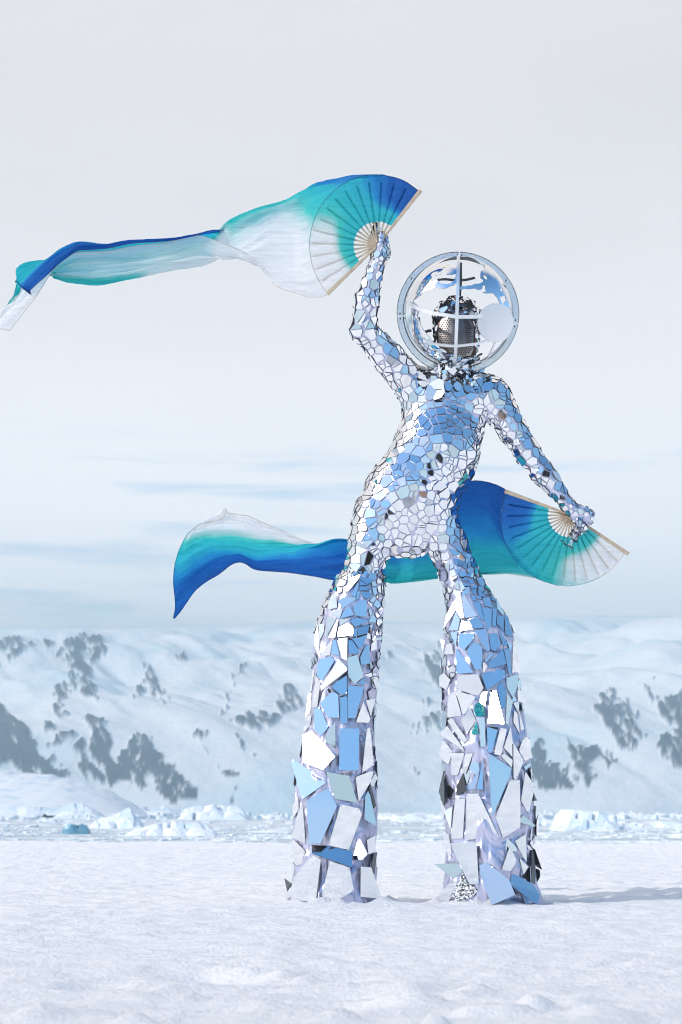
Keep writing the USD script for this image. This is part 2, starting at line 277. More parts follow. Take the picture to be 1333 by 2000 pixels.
def berg(top, base_y, seed, depth=0.7, material=None, rough=0.22):
    """top: the skyline of the piece as (px, py), left to right; it stands in the water at base_y. Broken blocks, joined into one body."""
    top = np.array(top, float); x0, x1 = top[0, 0], top[-1, 0]; r = np.random.default_rng(seed)
    c, s = sea_at((x0 + x1) / 2, base_y); w = (x1 - x0) * s; dp = w * depth
    hh = lambda px: np.maximum(base_y - np.interp(px, top[:, 0], top[:, 1]), 0) * s
    parts = []
    n = max(3, int((x1 - x0) / 26))
    for k in range(n * 3):
        u = (k % n + 0.5 + r.uniform(-.4, .4)) / n; wid = r.uniform(.9, 1.9) / n
        a, b = x0 + (x1 - x0) * np.clip(u - wid / 2, 0.0, 1), x0 + (x1 - x0) * np.clip(u + wid / 2, 0, 1.0)
        row = (k // n) / 2.0; y = (row - 0.5) * dp * 0.6; f = (0.55, 1.0, 0.85)[k // n] * r.uniform(.90, 1.0)
        pts = []
        for q in range(26):
            px = r.uniform(a, b); t = r.uniform(0, 1)
            pts.append([(px - (x0 + x1) / 2) * s, y + r.uniform(-.24, .24) * dp * (1.25 - t * .5), hh(px) * f * (1 if t > .55 else t)])
        for px in (a, b):
            for yy in (-.3, .3): pts.append([(px - (x0 + x1) / 2) * s * 1.02, y + yy * dp, -0.4])
        pts = np.array(pts); pts[:, 2] = np.where(pts[:, 2] > 0.05, pts[:, 2], -0.4)
        m = manifold3d.Manifold.hull_points(pts)
        if m.volume() > 0: parts.append(m)
    m = manifold3d.Manifold.batch_boolean(parts, manifold3d.OpType.Add).to_mesh()
    t = trimesh.Trimesh(m.vert_properties[:, :3], m.tri_verts, process=True)
    t = t.subdivide_to_size(max(w / 45, s * 2), max_iter=8)
    t.vertices = t.vertices + t.vertex_normals * ((fbm(t.vertices * (5.0 / (s * 30)), 3, seed) - .5) * s * 2.2)[:, None]
    t.apply_translation(c); return t
def bank_mesh(top, base_y, seed):
    """A long snow slope that comes down to the water, with broken faces at its foot."""
    top = np.array(top, float); c, s = sea_at(0, base_y); n, m = 220, 60
    px = np.linspace(top[0, 0], top[-1, 0], n); h = np.maximum(base_y - np.interp(px, top[:, 0], top[:, 1]), 0) * s
    q = np.linspace(0, 1, m); PX_, Q = np.meshgrid(px, q, indexing='ij')
    G = np.zeros((n, m, 3)); wob = fbm(np.stack([PX_ / 28, Q * 4, PX_ * 0], -1), 4, seed) - .5
    G[..., 0] = (PX_ - 666.5) * s; G[..., 1] = c[1] + Q * 120 + wob * 14
    prof = 0.30 * smoothstep(0, .05, Q + wob * .08) + 0.70 * smoothstep(.05, .85, Q)
    G[..., 2] = WATER_Z - .3 + h[:, None] * prof * (1 + .25 * wob)
    return trimesh.Trimesh(G.reshape(-1, 3), grid_faces(n, m), process=False)
BERGS = [
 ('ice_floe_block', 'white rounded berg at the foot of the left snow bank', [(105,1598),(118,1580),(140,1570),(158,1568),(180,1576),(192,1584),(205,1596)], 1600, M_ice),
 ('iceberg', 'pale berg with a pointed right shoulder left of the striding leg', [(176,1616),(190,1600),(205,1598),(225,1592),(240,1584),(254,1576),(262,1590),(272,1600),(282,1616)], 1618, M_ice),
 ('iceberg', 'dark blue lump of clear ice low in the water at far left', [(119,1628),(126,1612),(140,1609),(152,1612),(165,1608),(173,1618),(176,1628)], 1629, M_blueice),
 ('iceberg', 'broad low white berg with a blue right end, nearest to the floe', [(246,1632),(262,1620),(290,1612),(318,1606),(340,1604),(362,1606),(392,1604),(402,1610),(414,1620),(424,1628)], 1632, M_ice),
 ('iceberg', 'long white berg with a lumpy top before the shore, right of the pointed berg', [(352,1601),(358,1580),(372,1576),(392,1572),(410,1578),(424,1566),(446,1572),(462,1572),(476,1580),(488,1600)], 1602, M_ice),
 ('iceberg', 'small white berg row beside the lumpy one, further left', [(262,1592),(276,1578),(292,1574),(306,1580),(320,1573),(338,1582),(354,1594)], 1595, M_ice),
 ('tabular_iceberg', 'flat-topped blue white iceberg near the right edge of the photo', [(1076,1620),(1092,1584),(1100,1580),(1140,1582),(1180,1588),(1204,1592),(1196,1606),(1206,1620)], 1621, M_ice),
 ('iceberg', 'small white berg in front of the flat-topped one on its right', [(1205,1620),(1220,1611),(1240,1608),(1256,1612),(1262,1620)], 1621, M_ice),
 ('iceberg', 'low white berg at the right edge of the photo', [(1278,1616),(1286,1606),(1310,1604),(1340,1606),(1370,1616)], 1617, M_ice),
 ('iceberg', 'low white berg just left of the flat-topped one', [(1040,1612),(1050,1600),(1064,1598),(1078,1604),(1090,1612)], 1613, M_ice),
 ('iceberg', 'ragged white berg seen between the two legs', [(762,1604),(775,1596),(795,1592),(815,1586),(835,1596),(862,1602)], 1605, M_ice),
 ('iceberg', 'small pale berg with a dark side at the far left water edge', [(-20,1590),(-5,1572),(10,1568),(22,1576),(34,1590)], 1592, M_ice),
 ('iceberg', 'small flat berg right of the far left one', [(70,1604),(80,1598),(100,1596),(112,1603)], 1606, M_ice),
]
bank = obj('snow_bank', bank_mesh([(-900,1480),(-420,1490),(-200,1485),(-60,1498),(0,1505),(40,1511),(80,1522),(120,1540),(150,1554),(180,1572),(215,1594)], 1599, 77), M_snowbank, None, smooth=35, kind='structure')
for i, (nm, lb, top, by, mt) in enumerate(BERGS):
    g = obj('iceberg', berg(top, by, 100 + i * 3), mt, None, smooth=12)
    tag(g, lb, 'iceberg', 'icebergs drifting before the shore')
# brash ice: broken flat pieces, thick on the water
rf = np.random.default_rng(33); V, F, n = [], [], 0
for k in range(2600):
    py = 1590 + 62 * rf.random() ** 0.8
    if py < 1593: continue
    far = k % 4 == 0
    if far: py = rf.uniform(1593.5, 1601)
    px = rf.uniform(-60, 1390)
    if noise(np.array([px / 160.0, py / 9.0, 3.3]), 9) + 0.25 * rf.random() < 0.42: continue
    c, s = sea_at(px, py); w = s * rf.uniform(3, 10) * (1 + 5 * rf.random() ** 6); kk = rf.integers(6, 9)
    a = np.arange(kk) * 2 * np.pi / kk + rf.uniform(0, .5, kk); rr = w * rf.uniform(.55, 1, kk); h = min(s * rf.uniform(.3, 1.2), w * .4) * (1 + 3 * rf.random() ** 8)
    if far: w *= 1.5; h = s * rf.uniform(2, 7) * (1 + 1.2 * rf.random() ** 4)
    dpt = rf.uniform(1.5, 4.0)
    lo = np.stack([rr * np.cos(a), rr * np.sin(a) * dpt, np.full(kk, -.3)], -1) + c; hi = lo + [0, 0, .3]; hi[:, :2] = c[:2] + (hi[:, :2] - c[:2]) * .86; hi[:, 2] = WATER_Z + h * rf.uniform(.5, 1.2, kk)
    top_ = (hi.mean(0) + [0, 0, h * .25])[None]
    v = np.vstack([lo, hi, top_]); j = np.arange(kk); jn = (j + 1) % kk
    f = np.vstack([np.stack([j, jn, jn + kk], -1), np.stack([j, jn + kk, j + kk], -1), np.stack([j + kk, jn + kk, np.full(kk, 2 * kk)], -1)])
    V.append(v); F.append(f + n); n += len(v)
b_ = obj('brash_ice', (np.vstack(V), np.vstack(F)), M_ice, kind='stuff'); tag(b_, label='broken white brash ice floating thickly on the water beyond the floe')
# ------------------------------------------------------------------ the performer: skeleton and body
PXM = 0.002                       # one photograph pixel at the performer's distance, in metres
M_suit = mat('lavender_satin', {
    'g': ('geometry', {}), 'n': ('noise_texture', {'scale': 8.5, 'detail': 1.5, 'roughness': 0.4, 'distortion': 1.2}),
    'b': ('bump', {'strength': 0.9, 'distance': 0.045}),
    'p': ('principled_bsdf', {'base_color': (0.56, 0.56, 0.71), 'metallic': 0.7, 'roughness': 0.34, 'specular_ior_level': 0.5, 'sheen_weight': 0.2}),
}, [('g.position', 'n.vector'), ('n.fac', 'b.height'), ('b.normal', 'p.normal')], 'p.BSDF')
def mirror(name, tint=(0.945, 0.95, 0.955), rough=0.035, scratch=0.10, wob=0.35, noise_scale=9.0):
    return mat(name, {
        'uv': ('texture_coordinate', {}), 'sx': ('separate_xyz', {}), 'g': ('geometry', {}),
        'n': ('noise_texture', {'scale': noise_scale, 'detail': 2.0, 'roughness': 0.5}), 'b': ('bump', {'strength': wob, 'distance': 0.0016}),
        'mp': ('mapping', {'scale': (60.0, 60.0, 220.0), 'rotation': (0.4, 0.7, 0.2)}), 'sn': ('noise_texture', {'scale': 1.0, 'detail': 5.0, 'roughness': 0.7}),
        'sr': ('map_range', {'from_min': 0.58, 'from_max': 0.80, 'to_min': rough, 'to_max': rough + scratch, 'clamp': True}),
        'm': ('principled_bsdf', {'base_color': tint, 'metallic': 1.0}),
        'd': ('principled_bsdf', {'base_color': (0.045, 0.052, 0.056), 'roughness': 0.38}),
        'mix': ('mix_closure', {}),
    }, [('uv.UV', 'sx.vector'), ('g.position', 'n.vector'), ('n.fac', 'b.height'), ('b.normal', 'm.normal'), ('g.position', 'mp.vector'), ('mp.vector', 'sn.vector'),
        ('sn.fac', 'sr.value'), ('sr.result', 'm.roughness'), ('sx.x', 'mix.fac'), ('m.BSDF', 'mix.closure1'), ('d.BSDF', 'mix.closure2')], 'mix.closure')
M_mirror = mirror('acrylic_mirror')
M_mirror_b = mirror('acrylic_mirror_worn', (0.86, 0.885, 0.90), 0.05, 0.16, 0.5, 6.0)
M_mirror_c = mirror('acrylic_mirror_bent', (0.93, 0.94, 0.945), 0.03, 0.08, 0.6, 6.0)
M_bent = mirror('mirror_film_crumpled', (0.85, 0.87, 0.88), 0.05, 0.1, 1.0, 26.0)
M_frost = mat('frosted_mirror', {'g': ('geometry', {}), 'n': ('noise_texture', {'scale': 130.0, 'detail': 4.0, 'roughness': 0.7}),
    'r': ('rgb_ramp', {'ramp': [(0.45, (0.05, 0.05, 0.05)), (0.56, (0.85, 0.87, 0.9))]}), 'p': ('principled_bsdf', {'roughness': 0.4, 'metallic': 0.3})},
    [('g.position', 'n.vector'), ('n.fac', 'r.fac'), ('r.color', 'p.base_color')], 'p.BSDF')
M_glitter = mat('teal_glitter', {'g': ('geometry', {}), 'n': ('voronoi_texture', {'scale': 190.0}),
    'r': ('rgb_ramp', {'ramp': [(0.0, (0.02, 0.16, 0.20)), (0.55, (0.03, 0.38, 0.40)), (0.85, (0.08, 0.45, 0.38)), (1.0, (0.75, 0.7, 0.35))], 'interpolate': True}), 's': ('separate_xyz', {}),
    'p': ('principled_bsdf', {'roughness': 0.3, 'metallic': 0.6})}, [('g.position', 'n.vector'), ('n.color', 's.vector'), ('s.x', 'r.fac'), ('r.color', 'p.base_color')], 'p.BSDF')

def surface_nets(phi, lo, h):
    s = phi < 0
    c = np.zeros(tuple(n - 1 for n in phi.shape), np.int8)
    for a, b, d in np.ndindex(2, 2, 2):
        c += s[a:phi.shape[0] - 1 + a, b:phi.shape[1] - 1 + b, d:phi.shape[2] - 1 + d]
    act = np.argwhere((c > 0) & (c < 8))
    idx = np.full(c.shape, -1, np.int64); idx[tuple(act.T)] = np.arange(len(act))
    acc, cnt = np.zeros((len(act), 3)), np.zeros(len(act))
    corners = list(np.ndindex(2, 2, 2))
    for ca in corners:
        for ax in range(3):
            if ca[ax]: continue
            cb = list(ca); cb[ax] = 1
            pa, pb = act + ca, act + cb
            va, vb = phi[tuple(pa.T)], phi[tuple(pb.T)]
            m = (va < 0) != (vb < 0)
            t = va[m] / (va[m] - vb[m])
            p = pa[m].astype(float); p[:, ax] += t
            acc[m] += p; cnt[m] += 1
    v = acc / cnt[:, None] * h + lo
    faces = []
    for ax in range(3):
        sl0 = [slice(1, -1)] * 3; sl1 = [slice(1, -1)] * 3
        sl0[ax] = slice(0, phi.shape[ax] - 1); sl1[ax] = slice(1, phi.shape[ax])
        e = np.argwhere(s[tuple(sl0)] != s[tuple(sl1)])
        off = np.ones(3, int); off[ax] = 0
        e = e + off
        u, w = (ax + 1) % 3, (ax + 2) % 3
        du, dw = np.zeros(3, int), np.zeros(3, int); du[u] = 1; dw[w] = 1
        q = np.stack([idx[tuple((e - du - dw).T)], idx[tuple((e - dw).T)], idx[tuple(e.T)], idx[tuple((e - du).T)]], 1)
        flip = ~s[tuple(e.T)]
        q[flip] = q[flip][:, ::-1]
        faces.append(q)
    q = np.vstack(faces)
    return trimesh.Trimesh(v, np.vstack([q[:, [0, 1, 2]], q[:, [0, 2, 3]]]), process=False)

H = 0.005
LO, HI = np.array([-0.09, -0.26, 0.80]), np.array([1.08, 0.22, 2.70])
NX = np.ceil((HI - LO) / H).astype(int) + 1
PHI = np.full(NX, 1.0, np.float32)
def cone(a, ra, b, rb, k=0.02, ky=1.0):
    """A limb from a to b (px, py, depth) with its radii in px, blended into what is there."""
    A, B = P(*a), P(*b); ra, rb = ra * PXM, rb * PXM
    r = max(ra, rb) + 3 * k
    lo = np.maximum(np.floor((np.minimum(A, B) - r - LO) / H).astype(int), 0)
    hi = np.minimum(np.ceil((np.maximum(A, B) + r - LO) / H).astype(int) + 1, NX)
    if np.any(hi <= lo): return
    ax = [LO[i] + H * np.arange(lo[i], hi[i]) for i in range(3)]
    X, Y, Z = np.meshgrid(*ax, indexing='ij')
    S = np.array([1.0, ky, 1.0])
    q = np.stack([X, Y, Z], -1) * S; A, B = A * S, B * S
    d = B - A; t = np.clip(((q - A) @ d) / max(d @ d, 1e-9), 0, 1)
    dist = np.linalg.norm(q - A - t[..., None] * d, axis=-1) - (ra + (rb - ra) * t)
    dist = dist / (1 if ky == 1 else (ky * 0.5 + 0.5))
    sl = tuple(slice(lo[i], hi[i]) for i in range(3))
    o = PHI[sl]
    hh = np.clip(0.5 + 0.5 * (o - dist) / k, 0, 1)
    PHI[sl] = o * (1 - hh) + dist * hh - k * hh * (1 - hh)
# torso, wide and flat, the chest leaning back so that it faces the sky a little
cone((872, 798, .045), 82, (852, 885, .015), 79, .03, 1.55)
cone((852, 885, .015), 79, (800, 975, -.005), 86, .03, 1.5)
cone((800, 975, -.005), 86, (795, 1010, .005), 80, .03, 1.45)
cone((790, 985, .06), 52, (850, 985, .06), 46, .03)          # seat
cone((840, 775, .01), 34, (925, 775, .01), 34, .04)          # breast
cone((893, 735, .04), 27, (885, 780, .05), 34, .03)          # neck
cone((885, 752, .05), 24, (818, 768, .045), 26, .03)
cone((895, 752, .05), 24, (958, 768, .045), 26, .03)
cone((893, 628, .015), 44, (893, 668, .0), 38, .03)          # head in its hood
cone((893, 680, .02), 30, (893, 735, .04), 27, .03)
# raised arm
cone((822, 772, .04), 37, (762, 702, -.005), 29, .03)
cone((762, 702, -.005), 29, (712, 645, -.045), 24, .02)
cone((710, 645, -.045), 24, (716, 590, -.075), 22, .02)
cone((716, 590, -.075), 22, (734, 522, -.10), 15, .02)
# lowered arm
cone((962, 775, .045), 36, (1002, 840, .04), 26, .03)
cone((1002, 840, .04), 26, (1030, 882, .035), 23, .02)
cone((1030, 882, .035), 23, (1062, 925, .025), 21, .02)
cone((1062, 925, .025), 21, (1110, 985, .015), 13, .02)
# thighs, down into the trouser legs
cone((741, 1005, -.005), 50, (725, 1062, -.01), 42, .02)
cone((725, 1062, -.01), 42, (708, 1125, -.01), 37, .02)
cone((708, 1125, -.01), 37, (690, 1250, .0), 34, .02)
cone((845, 1005, -.005), 46, (872, 1062, -.01), 38, .02)
cone((872, 1062, -.01), 38, (899, 1125, -.01), 36, .02)
cone((899, 1125, -.01), 36, (925, 1250, .0), 34, .02)
# hands: palm, four bent fingers, a thumb each
def chain(pts, radii, k=.004):
    for (a, b, ra, rb) in zip(pts, pts[1:], radii, radii[1:]): cone(a, ra, b, rb, k)
chain([(735, 520, -.10), (741, 505, -.108), (747, 486, -.108)], [14, 14, 12], .010)
chain([(752, 498, -.100), (753, 480, -.098)], [9, 8], .008)
chain([(752, 482, -.100), (752, 464, -.088), (737, 447, -.094)], [6, 5.2, 4.2])
chain([(756, 487, -.096), (752, 471, -.078), (731, 455, -.086)], [6, 5.4, 4.4])
chain([(757, 494, -.094), (749, 479, -.070), (724, 464, -.082)], [6, 5.2, 4.3])
chain([(755, 502, -.094), (744, 489, -.068), (721, 474, -.080)], [5.5, 4.6, 3.9])
chain([(738, 500, -.120), (743, 479, -.140), (745, 457, -.142)], [7.5, 6.4, 5.2])
chain([(1109, 985, .015), (1122, 998, .022), (1140, 1003, .020)], [13, 14, 13], .010)
chain([(1128, 1008, .022), (1144, 1010, .022)], [11, 9], .008)
chain([(1145, 996, .018), (1157, 1003, .035), (1151, 1015, .078)], [6.5, 5.6, 4.6])
chain([(1143, 1002, .012), (1156, 1011, .030), (1148, 1021, .078)], [6.5, 5.8, 4.8])
chain([(1141, 1008, .012), (1153, 1018, .028), (1143, 1027, .076)], [6.3, 5.6, 4.6])
chain([(1137, 1013, .014), (1146, 1024, .030), (1136, 1031, .074)], [5.8, 5.0, 4.2])
chain([(1122, 1010, .010), (1130, 1023, .012), (1142, 1036, .030)], [7.5, 6.2, 5.0])
body = surface_nets(PHI, LO, H)
trimesh.smoothing.filter_taubin(body, iterations=4)
del PHI
body.fix_normals()

# ------------------------------------------------------------------ flared trouser legs over the stilts
def trouser(rows, y0, seed, knee):
    """rows: (py, left px, right px). A tube of cloth with folds, its hem on the snow."""
    rows = np.array(rows, float); n = 170; m = 200
    py = np.linspace(rows[0, 0], rows[-1, 0], n)
    L, R = PchipInterpolator(rows[:, 0], rows[:, 1])(py), PchipInterpolator(rows[:, 0], rows[:, 2])(py)
    th_ = np.linspace(0, 2 * np.pi, m, endpoint=False)
    c, a = (L + R) / 2, (R - L) / 2
    V = np.zeros((n, m, 3))
    t = np.linspace(0, 1, n)
    z = CAM[2] + (HORIZON - py) * PXM
    z = z - np.maximum(0, smoothstep(0.97, 1.0, t)) * (z[-1] - 0.004)
    for i in range(n):
        f = fbm(np.stack([np.cos(th_) * 2.2 + seed, np.sin(th_) * 2.2, np.full(m, z[i] * 2.6)], -1), 3, seed) - 0.5
        g = 1 - np.abs(2 * fbm(np.stack([np.cos(th_) * 1.6 + seed, np.sin(th_) * 1.6 + z[i] * 1.2, np.full(m, z[i] * 4.5)], -1), 3, seed + 5) - 1)
        rr = 1 + (0.06 + 0.22 * t[i]) * f + (0.03 + 0.16 * t[i]) * (g - 0.75)
        g2 = 1 - np.abs(2 * fbm(np.stack([np.cos(th_) * 4.6 + seed, np.sin(th_) * 4.6 + z[i] * .8, np.full(m, z[i] * 2.2)], -1), 3, seed + 8) - 1)
        rr = rr + (0.015 + 0.14 * t[i]) * (g2 - 0.8)
        ax_ = a[i] * 0.95 * PXM
        V[i, :, 0] = (c[i] - 666.5) * PXM + ax_ * np.cos(th_) * rr
        V[i, :, 1] = y0 + ax_ * (0.92 - 0.1 * t[i]) * np.sin(th_) * rr
        V[i, :, 2] = z[i]
    f = []
    ii, jj = np.meshgrid(np.arange(n - 1), np.arange(m), indexing='ij')
    A, B, C, D = ii * m + jj, ii * m + (jj + 1) % m, (ii + 1) * m + (jj + 1) % m, (ii + 1) * m + jj
    f = np.vstack([np.stack([A, C, B], -1).reshape(-1, 3), np.stack([A, D, C], -1).reshape(-1, 3)])
    # an inner face 4 mm inside, so that the cloth has a thickness and the hem an edge
    outer = trimesh.Trimesh(V.reshape(-1, 3), f, process=False)
    if (outer.face_normals * (outer.triangles_center - outer.triangles_center.mean(0))).sum() < 0: f = f[:, ::-1]; outer = trimesh.Trimesh(V.reshape(-1, 3), f, process=False)
    inner = V.reshape(-1, 3) - outer.vertex_normals * 0.004
    k = len(inner); last = (n - 1) * m + np.arange(m); first = np.arange(m)
    rim = np.vstack([np.stack([last, np.roll(last, -1), np.roll(last, -1) + k], -1), np.stack([last, np.roll(last, -1) + k, last + k], -1),
                     np.stack([first, np.roll(first, -1) + k, np.roll(first, -1)], -1), np.stack([first, first + k, np.roll(first, -1) + k], -1)])
    whole = trimesh.Trimesh(np.vstack([V.reshape(-1, 3), inner]), np.vstack([f, f[:, ::-1] + k, rim]), process=False)
    return outer, whole
LEG_L = [(1112, 668, 752), (1130, 655, 757), (1160, 640, 756), (1210, 620, 752), (1280, 610, 746), (1330, 606, 741), (1400, 597, 736), (1500, 582, 735), (1600, 574, 734), (1700, 572, 734), (1740, 562, 740), (1768, 558, 748)]
LEG_R = [(1105, 850, 934), (1130, 858, 944), (1180, 868, 976), (1240, 864, 1006), (1320, 862, 1016), (1400, 864, 1028), (1480, 866, 1038), (1550, 866, 1044), (1650, 866, 1046), (1720, 864, 1046), (1750, 868, 1052), (1770, 866, 1056)]
leg_a, leg_a_mesh = trouser(LEG_L, -0.005, 3, 1130)
leg_b, leg_b_mesh = trouser(LEG_R, -0.005, 9, 1120)

# ------------------------------------------------------------------ mirrors
def px_of(p):
    d = (p[..., 1] + 7.0) / FPX
    return np.stack([666.5 + p[..., 0] / d, HORIZON - (p[..., 2] - CAM[2]) / d], -1)
def tile_mesh(front, n, th=0.003):
    """A flat mirror piece: front face, bevelless edge, dark back. UV x is 0 on the silvered face, 1 elsewhere."""
    front = np.asarray(front); k = len(front)
    nrm = np.cross(front[1] - front[0], front[2] - front[0])
    if nrm @ n < 0: front = front[::-1]
    back = front - n * th
    v = [front, back, front, back]
    uv = np.concatenate([np.zeros(k), np.ones(3 * k)])
    fan = np.array([[0, i, i + 1] for i in range(1, k - 1)])
    j = np.arange(k); jn = (j + 1) % k
    side = np.vstack([np.stack([2 * k + j, 3 * k + j, 3 * k + jn], -1), np.stack([2 * k + j, 3 * k + jn, 2 * k + jn], -1)])
    return np.vstack(v), np.vstack([fan, fan[:, ::-1] + k, side]), np.stack([uv, uv * 0], -1)
def half(to_cam, r):
    n = to_cam + r
    return n / np.linalg.norm(n)
def clip_half(poly, p, d):
    """The part of a convex polygon on the side of p away from d."""
    out = []
    for a, b in zip(poly, np.roll(poly, -1, 0)):
        sa, sb = (a - p) @ d, (b - p) @ d
        if sa <= 0: out.append(a)
        if sa * sb < 0: out.append(a + (b - a) * sa / (sa - sb))
    return np.array(out)
def seeds(mesh, n, radius, rg, keep=None):
    pts, fi = trimesh.sample.sample_surface(mesh, n, seed=int(rg.integers(1 << 30)))
    nr = mesh.face_normals[fi]
    if keep is not None:
        k = keep(pts, nr); pts, nr = pts[k], nr[k]
    r = radius(pts) * rg.uniform(0.68, 1.42, len(pts))
    tree = cKDTree(pts); alive = np.ones(len(pts), bool); out = []
    for i in rg.permutation(len(pts)):
        if not alive[i]: continue
        out.append(i); alive[tree.query_ball_point(pts[i], r[i])] = False
    return pts[out], r[out]
def mosaic(mesh, pts, r, rg, gap, split=0.25, tilt=0.045, lift=0.003, stretch=1.0, bias=None):
    """Voronoi pieces, each flat, set on the surface round its seed."""
    vt = cKDTree(mesh.vertices); vn = mesh.vertex_normals
    tree = cKDTree(pts); out = []
    for i, c in enumerate(pts):
        near = vt.query_ball_point(c, r[i] * 0.7) or [vt.query(c)[1]]
        n = vn[near].mean(0); n /= np.linalg.norm(n)
        up = np.array([0, 0, 1.0]); a = np.cross(up, n); a = a / np.linalg.norm(a) if np.linalg.norm(a) > 0.05 else np.array([1.0, 0, 0]); b = np.cross(n, a)
        poly = np.array([[math.cos(q), math.sin(q) * stretch] for q in np.arange(9) * 2 * np.pi / 9 + rg.uniform(0, 1)]) * r[i] * rg.uniform(0.85, 1.25)
        for j in tree.query_ball_point(c, 3.2 * r[i]):
            if j == i: continue
            d = pts[j] - c
            if abs(d @ n) > 0.8 * np.linalg.norm(d): continue
            q = np.array([d @ a, d @ b])
            w = 0.5 * r[i] / (0.5 * (r[i] + r[j]))
            poly = clip_half(poly, q * w, q)
            if len(poly) < 3: break
        if len(poly) < 3: continue
        cells = [poly]
        if rg.random() < split:
            q = rg.uniform(0, np.pi); d = np.array([math.cos(q), math.sin(q)]); m = poly.mean(0) + rg.normal(0, .12, 2) * r[i]
            cells = [clip_half(poly, m, d), clip_half(poly, m, -d)]
        for cell in cells:
            if len(cell) < 3: continue
            g = Polygon(cell).buffer(-gap * rg.uniform(0.6, 1.4), join_style=2).simplify(0.0012)
            if g.is_empty or g.geom_type != 'Polygon' or g.area < 0.00006: continue
            co = np.array(g.exterior.coords)[:-1]; m = co.mean(0)
            t = n + a * rg.normal(0, tilt) + b * rg.normal(0, tilt)
            ctr = c + a * m[0] + b * m[1]
            s_ = vt.query(ctr)[1]
            t = t + (vn[s_] - n) * 0.75
            if bias is not None: t = t + bias(ctr, n)
            t /= np.linalg.norm(t)
            a2 = a - t * (a @ t); a2 /= np.linalg.norm(a2); b2 = np.cross(t, a2)
            ctr = mesh.vertices[s_] + vn[s_] * ((ctr - mesh.vertices[s_]) @ vn[s_] * 0.0 + lift) + (ctr - mesh.vertices[s_]) - vn[s_] * ((ctr - mesh.vertices[s_]) @ vn[s_])
            P3 = ctr + (co[:, :1] - m[0]) * a2 + (co[:, 1:] - m[1]) * b2
            out.append((P3, t))
    return out

